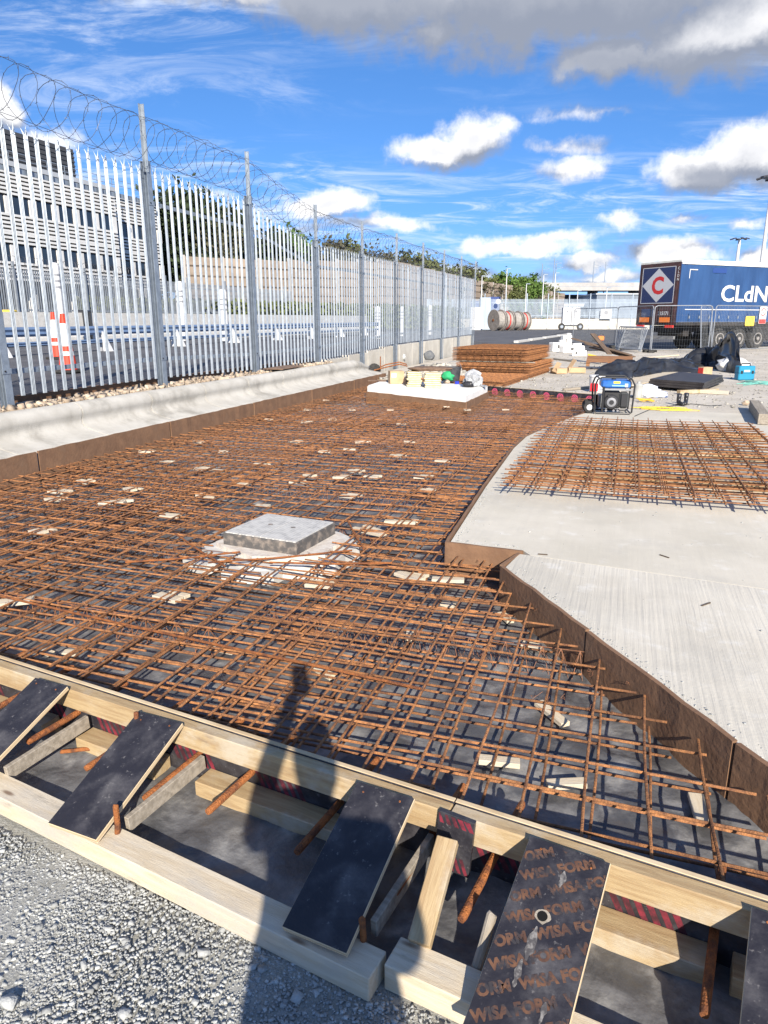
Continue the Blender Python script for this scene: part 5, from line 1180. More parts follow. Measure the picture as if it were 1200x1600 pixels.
# ================================================================== TEMPORARY FENCE PANELS
HG = M('panel_galv', (.33, .355, .38), (.26, .28, .31), scale=8, rough=.5, metal=.4)
def heras(a, b, label, lean=0.0, h=2.0, foot=True):
    a = np.array(a); b = np.array(b); d = b - a; w = np.linalg.norm(d[:2]); t = thing('fence_panel', label, 'fence panel', (a[0], a[1], a[2]), az_of(d), 'temporary mesh fence panels')
    t.rotation_euler = (lean, 0, az_of(d)); r = .021
    fr = MB(); fr.tube([(0, 0, .05), (0, 0, h - .12), (.03, 0, h - .04), (.12, 0, h), (w - .12, 0, h), (w - .03, 0, h - .04), (w, 0, h - .12), (w, 0, .05)], r, n=6); fr.cyl((0, 0, .14), (w, 0, .14), r * .8, n=6); fr.build('frame', HG, t)
    m = MB()
    for x in np.arange(.10, w, .105): m.cyl((x, 0, .14), (x, 0, h), .0023, n=3, caps=False)
    for z in np.arange(.30, h, .26): m.cyl((0, 0, z), (w, 0, z), .0023, n=3, caps=False)
    stuff(m.build('wire_mesh', HG, t))
    if foot:
        for x in (0, w): MB().bbox((x, 0, .05), (.24, .60, .13), .02).build('foot', RUBB, t)
    return t
heras(gz(1022, 31.2, G), gz(1112, 30.6, G), 'temporary mesh fence panel directly in front of the trailer corner')
heras(gz(965, 34.5, G), gz(1020, 31.4, G), 'angled temporary mesh fence panel left of the trailer rear')
heras(gz(1117, 30.6, G), gz(1222, 33.0, G), 'temporary mesh fence panel in front of the trailer wheels')
heras(gz(1101, 30.2, G), gz(1118, 30.9, G), 'narrow leaning fence panel end beside the first trailer wheel', lean=R(-6))
heras(gz(897, 41.0, G), gz(965, 36.5, G), 'temporary mesh fence panel standing open on the asphalt')
for k in range(4): heras(gz(966 + k * 1.5, 33.6 - k * .25, G), gz(1002 + k, 31.6 - k * .25, G), '%s of the low barriers leaning together left of the trailer' % ('rearmost', 'second', 'third', 'front')[k], lean=R(-5 - 3 * k), h=1.1, foot=False)
# ================================================================== TRAILER
def trailer():
    th = R(65); sdv = hd * math.cos(th) + rt * math.sin(th); c = gz(1056.5, 32.5, G)
    t = thing('trailer', 'dark blue curtain sided lorry trailer with white letters and a diamond on its rear', 'trailer', c, az_of(sdv))
    # local: x forward along the side, y to the left (away), origin near rear corner on the ground
    W, Lg, HT, FL = 2.5, 13.6, 4.02, 1.28
    CUR = M('curtain_blue', (.026, .072, .185), (.019, .054, .145), scale=1.2, detail=5, rough=.45, coord='object', bump=.15, bscale=3, stretch=(1.5, 1, .35))
    DKB = M('rear_navy', (.020, .035, .095), rough=.4); FRB = M('frame_maroon', (.085, .040, .040), (.05, .03, .03), scale=4, rough=.5); CH_ = M('chassis', (.018, .018, .02), (.04, .036, .033), scale=5, rough=.7)
    mb = MB(); n = 90
    for i in range(n + 1):                                  # side curtain with soft waves
        x = .12 + (Lg - .24) * i / n; y = -.016 + .014 * math.sin(x * 9.3) + .008 * math.sin(x * 3.1)
        mb.v += [(x, y + .01, 1.30), (x, y - .008, 2.5), (x, y + .006, 3.82)]
    for i in range(n): a = 3 * i; mb.f += [(a, a + 3, a + 4, a + 1), (a + 1, a + 4, a + 5, a + 2)]
    b0 = mb.build('side_curtain', CUR, t, smooth=True)
    MB().box((Lg / 2, W / 2, (1.30 + 3.85) / 2), (Lg - .2, W - .12, 2.5)).build('body', DKB, t)
    MB().bbox((Lg / 2, W / 2, 3.96), (Lg, W + .02, .14), .02).build('roof', M('roof_white', (.66, .66, .62), (.55, .55, .50), scale=3, rough=.6), t)
    MB().box((Lg / 2, -.02, 3.86), (Lg, .05, .06)).build('top_rail', M('roof_white', (.6, .6, .6)), t)
    for x in (.06, Lg - .06): MB().box((x, .03, 2.6), (.12, .09, 2.62)).build('corner_post', CUR, t)
    MB().box((Lg / 2, W / 2, 1.215), (Lg, W, .13)).build('floor_frame', CH_, t)
    MB().box((Lg / 2, -.030, 1.86), (Lg - .9, .012, .035)).build('side_stripe', WHITEM, t)
    # strap buckles
    for i in range(20):
        x = .75 + i * .64; s_ = MB(); s_.box((x, -.03, 1.50), (.035, .02, .36)); st = s_.build('strap', CUR, t); MB().box((x, -.046, 1.52), (.06, .02, .12)).build('buckle', GALV, st)
    # lettering on the side
    tm = text_mesh('CLdN', 1.02, offset=.022, extrude=.004); o = link('lettering', tm, WHITEM, t); o.location = (2.62, -.036, 2.25); o.rotation_euler = (math.pi / 2, 0, 0); o.scale = (1.28, 1, 1)
    MB().add([(.50, -.034, 3.62), (.50, -.034, 3.22), (.54, -.034, 3.22), (.54, -.034, 3.58), (1.0, -.034, 3.58), (1.0, -.034, 3.62)], [(0, 1, 2, 3), (0, 3, 4, 5)]).build('corner_mark', WHITEM, t)
    MB().box((2.4, -.030, 3.60), (.9, .006, .22)).build('patch', M('patch_blue', (.02, .055, .20), rough=.5), t)
    # rear end (x = 0, facing -x)
    MB().box((.02, W / 2, 2.58), (.06, W - .04, 2.70)).build('rear_frame', FRB, t)
    for y in (W * .27, W * .73): MB().box((-.020, y, 2.58), (.02, W * .44, 2.50)).build('rear_door', DKB if 0 else FRB, t)
    sg = MB().box((-.034, W / 2 + .02, 2.95), (.008, 2.02, 1.62)).build('sign_panel', M('sign_navy', (.022, .035, .10), rough=.4), t)
    for (y, z, w_, h_) in ((W / 2 + .02, 3.745, 2.0, .03), (W / 2 + .02, 2.155, 2.0, .03), (W / 2 + 1.01, 2.95, .03, 1.6), (W / 2 - .97, 2.95, .03, 1.6)): MB().box((-.040, y, z), (.006, w_, h_)).build('sign_border', M('sign_grey', (.45, .46, .48), rough=.5), sg)
    MB().add([(-.041, W / 2 + .02 + a, 2.95 + b) for a, b in ((0, -.76), (-.96, 0), (0, .76), (.96, 0))], [(0, 1, 2, 3)]).build('diamond', M('sign_grey', (.55, .56, .58)), sg)
    cm = text_mesh('C', 1.05, offset=.035, align='CENTER'); o = link('letter', cm, M('sign_red', (.48, .03, .03), rough=.5), sg); o.location = (-.046, W / 2 + .02, 2.59); o.rotation_euler = (math.pi / 2, 0, -math.pi / 2)
    cm = text_mesh('C\nL\nD\nN', .20, offset=.004, align='CENTER'); o = link('lettering', cm, WHITEM, t); o.location = (-.036, .10, 3.60); o.rotation_euler = (math.pi / 2, 0, -math.pi / 2); o.scale = (.8, .8, 1)
    cm = text_mesh('215171', .22, offset=.006); o = link('lettering', cm, WHITEM, t); o.location = (-.036, 1.10, 1.62); o.rotation_euler = (math.pi / 2, 0, -math.pi / 2)
    for y in (.25, 1.0, 1.5, 2.25): MB().cyl((-.045, y, 1.32), (-.045, y, 2.05), .018, n=6).build('lock_bar', CH_, t)
    MB().box((-.036, 1.78, 1.72), (.008, .72, .36)).build('plate_frame', M('plate_navy', (.05, .07, .14), rough=.4), t)
    for y in (.66, 1.93): MB().box((-.045, y, 1.40), (.012, .62, .22)).build('marker_board', ORANGE, t)
    for y in (.35, W - .35): MB().bbox((-.03, y, 1.10), (.06, .50, .12), .01).build('tail_light', RED, t)
    MB().box((.1, W / 2, .60), (.10, W - .2, .14)).build('underrun_bar', M('bar_grey', (.2, .2, .2), rough=.6), t)
    MB().box((Lg / 2, W / 2, .98), (Lg - .6, .9, .30)).build('chassis', CH_, t)
    for y in (.16, W - .16):
        MB().bbox((4.3, y, 1.12), (4.2, .30, .04), .01).build('mudguard', CH_, t)
        for k in range(3):
            x = 3.0 + 1.31 * k; ry = Matrix.Rotation(math.pi / 2, 4, 'X'); s = 1 if y < 1 else -1
            w = MB(); w.lathe([(.27, -.17), (.40, -.18), (.47, -.17), (.505, -.12), (.51, 0), (.505, .12), (.47, .17), (.40, .18), (.27, .17)], c=(x, y + .06 * s, .51), M=ry, n=28); wo = w.build('wheel', RUBB, t, smooth=False)
            rm = MB(); rm.lathe([(.285, 0), (.285, .03), (.24, .035), (.20, -.05), (.10, -.05), (.09, .06), (.03, .08)] if s > 0 else [(.285, -.03), (.03, -.03)], c=(x, y + .06 * s - .165 * s, .51), M=ry, n=24); rm.build('rim', M('rim_grey', (.40, .38, .35), (.22, .20, .18), scale=14, rough=.55, metal=.4), wo)
            nb = MB()
            for q in range(10): a = q * math.pi / 5; nb.lathe([(.018, 0), (.018, .03)], c=(x + .15 * math.cos(a), y + .06 * s - (.12) * s, .51 + .15 * math.sin(a)), M=ry, n=5)
            stuff(nb.build('wheel_nuts', BLACKM, wo))
    for k in range(3):
        x = 3.0 + 1.31 * k; MB().cyl((x, .2, .51), (x, W - .2, .51), .07, n=8).build('axle', CH_, t)
    for x in (1.2, 7.2): MB().box((x, W / 2, .80), (.35, 1.6, .30)).build('cross_member', CH_, t)
    for x in (10.3,):
        for y in (.5, W - .5): MB().box((x, y, .62), (.16, .16, .80)).build('landing_leg', CH_, t); MB().box((x, y, .21 - .0), (.4, .3, .03)).build('landing_foot', CH_, t)
    MB().box((5.9, .08, .75), (1.4, .06, .7)).build('side_guard', CH_, t)
    MB().bbox((5.55 - .75, -.05, 1.34), (.62, .05, .46), .03).build('yellow_board', YEL, t)
    sg2 = MB().box((6.05 - .42, -.075, 1.62), (.50, .01, .80)).build('safety_sign', WHITEP, t)
    rb = MB(); rb.box((5.63, -.083, 1.33), (.46, .004, .20)); rb.build('red_band', RED, sg2)
    mb = MB(); n = 20; mb.add([(5.63 + r * math.cos(a), -.083, 1.76 + r * math.sin(a)) for r in (.19, .15) for a in np.linspace(0, 2 * math.pi, n + 1)[:-1]], [(i, (i + 1) % n, n + (i + 1) % n, n + i) for i in range(n)]); mb.add([(5.50, -.0835, 1.87), (5.52, -.0835, 1.89), (5.76, -.0835, 1.65), (5.74, -.0835, 1.63)], [(0, 1, 2, 3)]); mb.build('prohibition_ring', RED, sg2)
    return t
trailer()
# ================================================================== FAR YARD: DRUMS, CABINETS, WHITE FENCE
def drums():
    WD = M('drum_wood', (.30, .275, .25), (.20, .18, .165), scale=3, rough=.85, bump=.2, coord='object', rnd=.1)
    dv = hd * .45 + rt * .9; ax = Vector((dv[0], dv[1], 0)).normalized(); lbs = ('nearest weathered cable drum at the left of the row', 'second cable drum, bound with red tape', 'third cable drum in the row behind the fence end', 'farthest cable drum in the row by the white fence')
    for k in range(4):
        r = 1.28 - .04 * k; c = gz(771 + 13.5 * k, 88 + 1.0 * k, .25); t = thing('cable_drum', lbs[k], 'cable drum', c, az_of(ax), 'wooden cable drums')
        my = Matrix.Rotation(math.pi / 2, 4, 'Y')
        for s, x in ((0, 0), (1, 1.0)):
            f_ = MB(); f_.lathe([(.12, 0), (r, 0), (r, .10), (.12, .10)], c=(x, 0, r), M=my, n=30); fo = f_.build('flange', WD, t)
            if s == 0:
                bd = MB()
                for j in range(-4, 5):
                    h = math.sqrt(max(0, r * r - (j * r * .22) ** 2)); bd.box((-.012, j * r * .22, r), (.012, .012, 2 * h * .97))
                bdo = bd.build('board_gap', M('gap_dark', (.10, .085, .07), rough=.9), fo); stuff(bdo); MB().lathe([(.16, 0), (.16, .05)], c=(-.06, 0, r), M=my, n=10).build('hub', RUSTD, fo)
        MB().lathe([(r * .84, 0), (r * .84, .9)], c=(.1, 0, r), M=my, n=26).build('cable_winding', M('winding', (.33, .31, .28), (.24, .225, .205), scale=4, rough=.8), t)
        if k in (1, 3): MB().lathe([(r * .9, 0), (r * .9, .12)], c=(.5, 0, r), M=my, n=26).build('red_tape', RED, t)
    p = gz(745, 84, .25); q = gz(768, 92, .25); d = q - p
drums()
def far_yard():
    # white cabinets on a trolley
    c = gz(878, 92, .25); t = thing('cabinet_trolley', 'two tall white cabinets on a low wheeled trolley before the far fence', 'trolley', c, H0)
    for k in range(2):
        cb = MB().bbox((.65 + k * 1.15, .4, 1.75), (1.08, .8, 2.2), .03).build('cabinet', WHITEM, t); MB().box((.65 + k * 1.15, -.005, 2.35), (.3, .01, .3)).build('emblem', M('mark_grey', (.25, .26, .28), rough=.6), cb); MB().box((.65 + k * 1.15, -.004, 1.55), (1.0, .01, .03)).build('seam', M('mark_grey', (.25, .26, .28)), cb)
    MB().box((1.2, .4, .58), (2.6, .9, .14)).build('chassis', BLACKM, t)
    for x in (.0, 2.4):
        w = MB(); w.lathe([(.12, -.12), (.42, -.13), (.45, 0), (.42, .13), (.12, .13)], c=(x, -.05, .45), M=Matrix.Rotation(math.pi / 2, 4, 'X'), n=20); wo = w.build('wheel', RUBB, t); MB().lathe([(.2, -.14), (.2, .14)], c=(x, -.05, .45), M=Matrix.Rotation(math.pi / 2, 4, 'X'), n=12).build('hub', GALV, wo)
    # far fence on a low wall
    PALEF = M('pale_far', (.36, .43, .50), (.30, .36, .43), scale=.6, rough=.5)
    a = gz(560, 100, .25); b = gz(1260, 100, .25); d = b - a; L_ = np.linalg.norm(d); t = thing('far_palisade_fence', 'pale blue white palisade fence across the far side of the asphalt', 'fence', a, az_of(d))
    wl = thing('far_wall', 'low cream concrete wall under the far palisade fence', 'wall', a, az_of(d))
    m = MB()
    for x in np.arange(.1, L_, .165): m.box((x, 0, 2.80), (.085, .03, 2.45)); m.add([(x - .0425, -.015, 4.025), (x + .0425, -.015, 4.025), (x, 0, 4.15)], [(0, 1, 2)])
    stuff(m.build('pale', PALEF, t))
    x = 0
    while x < L_: MB().box((x, -.06, 2.5), (.11, .11, 4.7)).build('post', PALEF, t); MB().bbox((x + 1.47, .05, .72), (2.9, .20, 1.44), .01).build('wall_panel', WALLC, wl); x += 2.95
    for z in (1.9, 3.6): MB().box((L_ / 2, .04, z), (L_, .03, .07)).build('rail', PALEF, t)
    sg = gz(946, 99.6, 0); s_ = thing('notice_sign', 'white square notice with a dark emblem on the far fence', 'sign', (sg[0], sg[1], 1.9), H0)
    MB().box((0, -.12, .45), (1.5, .02, 1.3)).build('board', WHITEP, s_); MB().lathe([(.3, 0), (.3, .01)], c=(0, -.135, .62), M=Matrix.Rotation(math.pi / 2, 4, 'X'), n=16).build('emblem', M('mark_grey', (.25, .26, .28)), s_)
    sg = gz(777, 99.0, 0); s_ = thing('notice_sign', 'small round white sign on the far fence above the cable drums', 'sign', (sg[0], sg[1], 3.6), H0); MB().lathe([(.32, 0), (.32, .03)], c=(0, -.1, .4), M=Matrix.Rotation(math.pi / 2, 4, 'X'), n=18).build('disc', WHITEP, s_)
    # white boxes by the near fence end
    for k, (px, w, h, lb) in enumerate(((744, 1.6, 2.9, 'white cabinet standing just past the end of the palisade fence'), (757, 1.4, 4.2, 'taller pale blue cabinet by the cable drums'))):
        c = gz(px, 93 + 3 * k, .25); t = thing('utility_cabinet', lb, 'cabinet', c, H0); MB().bbox((0, 0, h / 2), (w, .8, h), .04).build('body', WHITEM if k == 0 else PALEF, t); MB().box((0, -.405, h * .5), (.04, .01, h * .9)).build('door_gap', M('mark_grey', (.25, .26, .28)), t)
    # blue containers behind the far fence
    CB = M('container_blue', (.02, .055, .22), (.015, .04, .17), scale=.8, rough=.5)
    for k, (px0, px1, h, dpt, lb) in enumerate(((735, 761, 4.1, 112, 'dark blue site cabin behind the far fence at the end of the near fence'), (763, 781, 4.7, 110, 'taller dark blue container next to the site cabin'))):
        a = gz(px0, dpt, .25); b = gz(px1, dpt, .25); d = b - a; w = np.linalg.norm(d); t = thing('container', lb, 'container', a, az_of(d)); m = MB(); n = int(w / .25)
        m.box((w / 2, 1.25, h / 2), (w, 2.5, h)); m.build('shell', CB, t)
        r_ = MB()
        for i in range(n): r_.box((.12 + i * w / n, -.02, h / 2), (.10, .04, h * .94))
        stuff(r_.build('corrugation', CB, t))
    # lamp columns along the far fence
    for k, px in enumerate((751, 789, 820, 846, 864, 900, 945)):
        c = gz(px, 104 + 3 * (k % 3), .25); t = thing('lamp_column', 'slim white lamp column behind the far fence, %s from the left' % ('first', 'second', 'third', 'fourth', 'fifth', 'sixth', 'seventh')[k], 'lamp column', c, H0, 'lamp columns behind the far fence')
        h = (7.4, 8.6, 6.6, 7.6, 8.0, 5.6, 5.8)[k]; MB().cyl((0, 0, 0), (0, 0, h), .11, .06, n=8).build('mast', WHITEM, t); MB().box((.25, 0, h), (.6, .2, .1)).build('lantern', GALVP, t)
far_yard()
# ================================================================== NOISE BARRIER, BRIDGE, MASTS
NOISE = M('barrier_buff', (.33, .265, .205), (.27, .215, .165), scale=.8, rough=.85, rnd=.10); NOISEP = M('barrier_post', (.42, .40, .37), rough=.8)
def barrier():
    # ground line of the wall: column, depth, top height
    ctrl = [(293, 68, 7.4), (430, 74, 7.5), (620, 92, 8.8), (745, 118, 7.8), (880, 152, 6.9)]
    P = [gz(px, d, 0) for px, d, _ in ctrl]; H = [498 for _ in ctrl]
    t = thing('noise_barrier', 'long buff panelled noise barrier wall beyond the road and yard', 'wall', (0, 0, 0))
    L_ = np.cumsum([0] + [np.linalg.norm(b - a) for a, b in zip(P, P[1:])]); tot = L_[-1]; nb = int(tot / 4.0)
    for i in range(nb):
        s0, s1 = tot * i / nb, tot * (i + 1) / nb
        a = np.array([np.interp(s0, L_, [p[k] for p in P]) for k in (0, 1)]); b = np.array([np.interp(s1, L_, [p[k] for p in P]) for k in (0, 1)]); h = np.interp((s0 + s1) / 2, L_, [c[2] for c in ctrl]); d = b - a; l = np.linalg.norm(d); ang = az_of(d); m = (a + b) / 2
        MB().box((a[0], a[1], h / 2), (.22, .30, h + .1), rz=ang).build('post', NOISEP, t)
        nr = 8; z0 = .2; rh = (h - z0) / nr
        for r in range(nr): MB().bbox((m[0], m[1], z0 + rh * (r + .5)), (l - .24, .12 + .07 * (r % 2), rh - .16), .02, rz=ang).build('panel', NOISE, t)
        MB().box((m[0], m[1], h / 2), (l - .2, .05, h - .1), rz=ang).build('backing', M('barrier_dark', (.13, .10, .075), rough=.9), t)
barrier()
def bridge():
    GR = M('bridge_concrete', (.40, .39, .37), (.32, .31, .30), scale=.4, rough=.9); DG = M('bridge_dark', (.09, .095, .10), rough=.8)
    a = gz(835, 190, 0); b = gz(1090, 190, 0); d = b - a; l = np.linalg.norm(d); t = thing('bridge', 'low grey concrete viaduct on the horizon left of the trailer', 'bridge', (a[0], a[1], .25), az_of(d))
    MB().box((l / 2, 0, 9.0), (l, 9, 1.0)).build('deck', GR, t); MB().box((l / 2, -4.4, 10.0), (l, .3, .9)).build('parapet', GR, t)
    for x in np.arange(4, l, 11): MB().box((x, 0, 4.2), (1.1, 6, 8.6)).build('pier', DG, t)
    MB().box((l * .32, 3, 4.2), (l * .4, .5, 7)).build('abutment', DG, t)
    c = gz(930, 165, .25); e = gz(1075, 165, .25); d = e - c; w = np.linalg.norm(d); t = thing('warehouse', 'blue grey flat roofed shed on the horizon just left of the trailer', 'building', c, az_of(d))
    SH = M('shed_grey', (.20, .235, .28), (.165, .195, .235), scale=.3, rough=.7); MB().box((w / 2, 8, 3.4), (w, 16, 6.8)).build('wall', SH, t); MB().box((w / 2, 8, 6.95), (w + .6, 16.6, .3)).build('roof', M('roof_grey', (.42, .44, .46), rough=.7), t)
    rb = MB()
    for x in np.arange(.5, w, 1.2): rb.box((x, -.03, 3.3), (.08, .06, 6.4))
    stuff(rb.build('cladding_rib', SH, t))
    c = gz(866, 172, .25); e = gz(928, 172, .25); d = e - c; w = np.linalg.norm(d); t = thing('canopy_shelter', 'long low white canopy under the viaduct', 'canopy', c, az_of(d)); MB().bbox((w / 2, 1.5, 4.6), (w, 4, .7), .05).build('roof', WHITEM, t)
    for x in np.arange(1, w, 3.2): MB().cyl((x, .2, 0), (x, .2, 4.4), .12, n=6).build('post', GALVP, t)
    for k, (px, h) in enumerate(((843, 15), (861, 16.5), (864, 15.5), (922, 16), (940, 16))):
        c = gz(px, 185 + 2 * k, .25); t = thing('catenary_mast', 'slim dark railway mast on the viaduct, %s from the left' % ('first', 'second', 'third', 'fourth', 'fifth')[k], 'mast', c, H0, 'railway masts'); MB().cyl((0, 0, 0), (0, 0, h), .16, .11, n=6).build('pole', GALVP, t); MB().cyl((0, 0, h - 1.6), (1.9, 0, h - 1.2), .05, n=5).build('arm', GALVP, t); MB().cyl((0, 0, h - .7), (1.9, 0, h - 1.2), .04, n=5).build('stay', GALVP, t)
bridge()
def masts():
    for (px, dpt, ytop, lb) in ((1178.5, 78, 277, 'tall white floodlight mast rising behind the trailer at the right edge'), (1140.5, 190, 373, 'smaller distant floodlight mast above the trailer roof')):
        c = gz(px, dpt, .25)
        lo, hi = 5.0, 60.0                              # height whose top lands on that row
        for _ in range(40):
            h = (lo + hi) / 2; q = np.array([c[0], c[1], .25 + h]) - CAM; y = 800 - F * (q @ upv) / (q @ fw)
            if y > ytop: lo = h
            else: hi = h
        t = thing('floodlight_mast', lb, 'floodlight mast', c, H0)
        MB().cyl((0, 0, 0), (0, 0, h), .26 * dpt / 78 ** 1, .14 * dpt / 78, n=12).build('mast', WHITEM, t)
        MB().lathe([(.35, 0), (1.0, .05), (1.0, .14), (.3, .2)], c=(0, 0, h - .1), n=16).build('head_ring', GALVP, t)
        for k in range(6):
            a = k * math.pi / 3 + .4; s_ = 1.0 if dpt < 100 else 1.5
            o = MB().bbox((0, 0, 0), (.62 * s_, .42 * s_, .16 * s_), .02).build('floodlight', M('lamp_dark', (.05, .05, .06), rough=.5), t); o.location = (1.25 * s_ * math.cos(a), 1.25 * s_ * math.sin(a), h + .0); o.rotation_euler = (0, .25, a)
masts()
# ================================================================== BEHIND THE FENCE: ROAD FURNITURE
def left_things():
    CO = M('cone_orange', (.58, .045, .018), rough=.5)
    for k, (px, dpt, h, lb) in enumerate(((98, 13.2, 1.08, 'tall red and white traffic cone just behind the near fence pales'), (83, 17.8, 1.15, 'second red and white traffic cone standing farther behind the first'), (354, 33, 1.15, 'red and white traffic cone by the white post farther along the road'))):
        c = gz(px, dpt, .71); t = thing('traffic_cone', lb, 'traffic cone', c, 0, 'traffic cones on the road')
        MB().bbox((0, 0, .03), (.42, .42, .06), .02).build('base', RUBB, t)
        prev = .06
        for (z0, z1, m_) in ((.06, .30, CO), (.30, .37, WHITEP), (.37, .46, CO), (.46, .84, WHITEP), (.84, 1.0, CO)):
            r0 = .175 - .13 * z0; r1 = .175 - .13 * z1; MB().lathe([(r0, z0 * h), (r1, z1 * h)], n=18).build('sleeve' if m_ is WHITEP else 'cone_body', m_, t)
    # steel guard rail along the road
    t = thing('guard_rail', 'blue grey steel guard rail on the road behind the palisade fence', 'guard rail', (0, 0, 0)); GB = M('rail_blue', (.16, .24, .38), (.12, .18, .30), scale=2, rough=.5, metal=.2)
    for z, w in ((1.35, .26), (1.02, .13)):
        for y0 in np.arange(2, 46, 4.0): 
            prof = [(0, -w / 2), (.06, -w / 4), (.02, 0), (.06, w / 4), (0, w / 2), (-.02, w / 2), (-.02, -w / 2)]; m = MB()
            for y in (y0, y0 + 3.985):
                for x, dz in prof: m.v.append((-15.6 + x, y, z + dz))
            n = len(prof)
            for i in range(n): m.f.append((i, (i + 1) % n, n + (i + 1) % n, n + i))
            m.f += [tuple(range(n - 1, -1, -1)), tuple(range(n, 2 * n))]; m.build('beam', GB, t)
    for y in np.arange(3, 46, 4.0): MB().box((-15.72, y, 1.08), (.10, .14, .80)).build('post', WHITEM, t); m = MB(); m.prism([(-.0, 0), (.34, 0), (0, .62)], -.04, .04, M=Matrix.Translation((-15.55, y, .70)) @ Matrix.Rotation(math.pi / 2, 4, 'X')); m.build('stay_plate', WHITEM, t)
    # white concrete barrier
    t = thing('road_barrier', 'long white concrete barrier along the far side of the road', 'barrier', (0, 0, 0))
    for y in np.arange(0, 62, 3.0):
        m = MB(); prof = [(-.35, .6), (.35, .6), (.30, .95), (.12, 1.25), (.10, 1.95), (-.10, 1.95), (-.12, 1.25), (-.30, .95)]; n = len(prof)
        for yy in (y, y + 2.97):
            for x, z in prof: m.v.append((-22.5 + x, yy, z))
        for i in range(n): m.f.append((i, n + i, n + (i + 1) % n, (i + 1) % n))
        m.f += [tuple(range(n)), tuple(range(2 * n - 1, n - 1, -1))]; m.build('barrier_unit', CONCL, t)
    for k, (px, dpt, h, lb) in enumerate(((94, 27, 3.0, 'ribbed white marker post behind the first traffic cone'), (243, 30, 2.7, 'white marker post seen just right of the tall fence post'), (283, 32, 2.6, 'white marker post left of the buff wall end'), (350, 32, 2.25, 'white post beside the far traffic cone'), (590, 48, 2.1, 'white post far along the road'), (672, 60, 2.4, 'white post farthest along the road'), (628, 55, 2.2, 'white post second farthest along the road'))):
        c = gz(px, dpt, .70 if dpt < 40 else .4); t = thing('marker_post', lb, 'marker post', c, 0, 'white marker posts'); MB().lathe([(.17, 0), (.17, h - .15), (.14, h), (.05, h + .02)], n=14).build('tube', WHITEP, t)
        for q in range(3): MB().lathe([(.185, h - .45 - q * .22), (.185, h - .38 - q * .22)], n=14).build('ring', M('mark_grey', (.25, .26, .28)), t)
    # grey palisade fence before the office
    t = thing('boundary_fence', 'darker grey palisade fence in front of the office building', 'fence', (0, 0, 0)); DF = M('fence_grey', (.24, .27, .30), (.19, .21, .24), scale=2, rough=.6)
    m = MB()
    for y in np.arange(-4, 78, .17): m.box((-34, y, 3.05), (.03, .075, 2.9))
    stuff(m.build('pale', DF, t))
    for z in (2.2, 4.1): MB().box((-34.04, 37, z), (.04, 82, .10)).build('rail', DF, t)
    for y in np.arange(-4, 78, 2.95): MB().box((-33.9, y, 2.8), (.12, .12, 4.2)).build('post', DF, t)
    MB().box((-34.1, 37, 1.1), (.3, 82, 1.1)).build('footing', CONC, t)
    m = MB(); pts = [(-33.9 + .30 * math.cos(a), -4 + a * .055, 4.9 + .30 * math.sin(a)) for a in np.arange(0, 900, .55)]; m.tube(pts, .012, n=3); tag(m.build('barbed_wire_coil', STEELW), 'dark coil of barbed wire on the fence before the office building', 'barbed wire')
    for k, (px, py, dpt, m_, lb) in enumerate(((14, 478, 30, YEL, 'small yellow machine by the white barrier at the left edge'), (130, 482, 31, BLACKM, 'low black box beside the white barrier'))):
        c = gz(px, dpt, .71); t = thing('site_box', lb, 'box', c, .4); MB().bbox((0, 0, .85), (.6, .5, 1.0), .05).build('body', m_, t); MB().bbox((0, 0, .2), (.7, .6, .36), .05).build('base', BLACKM, t)
left_things()
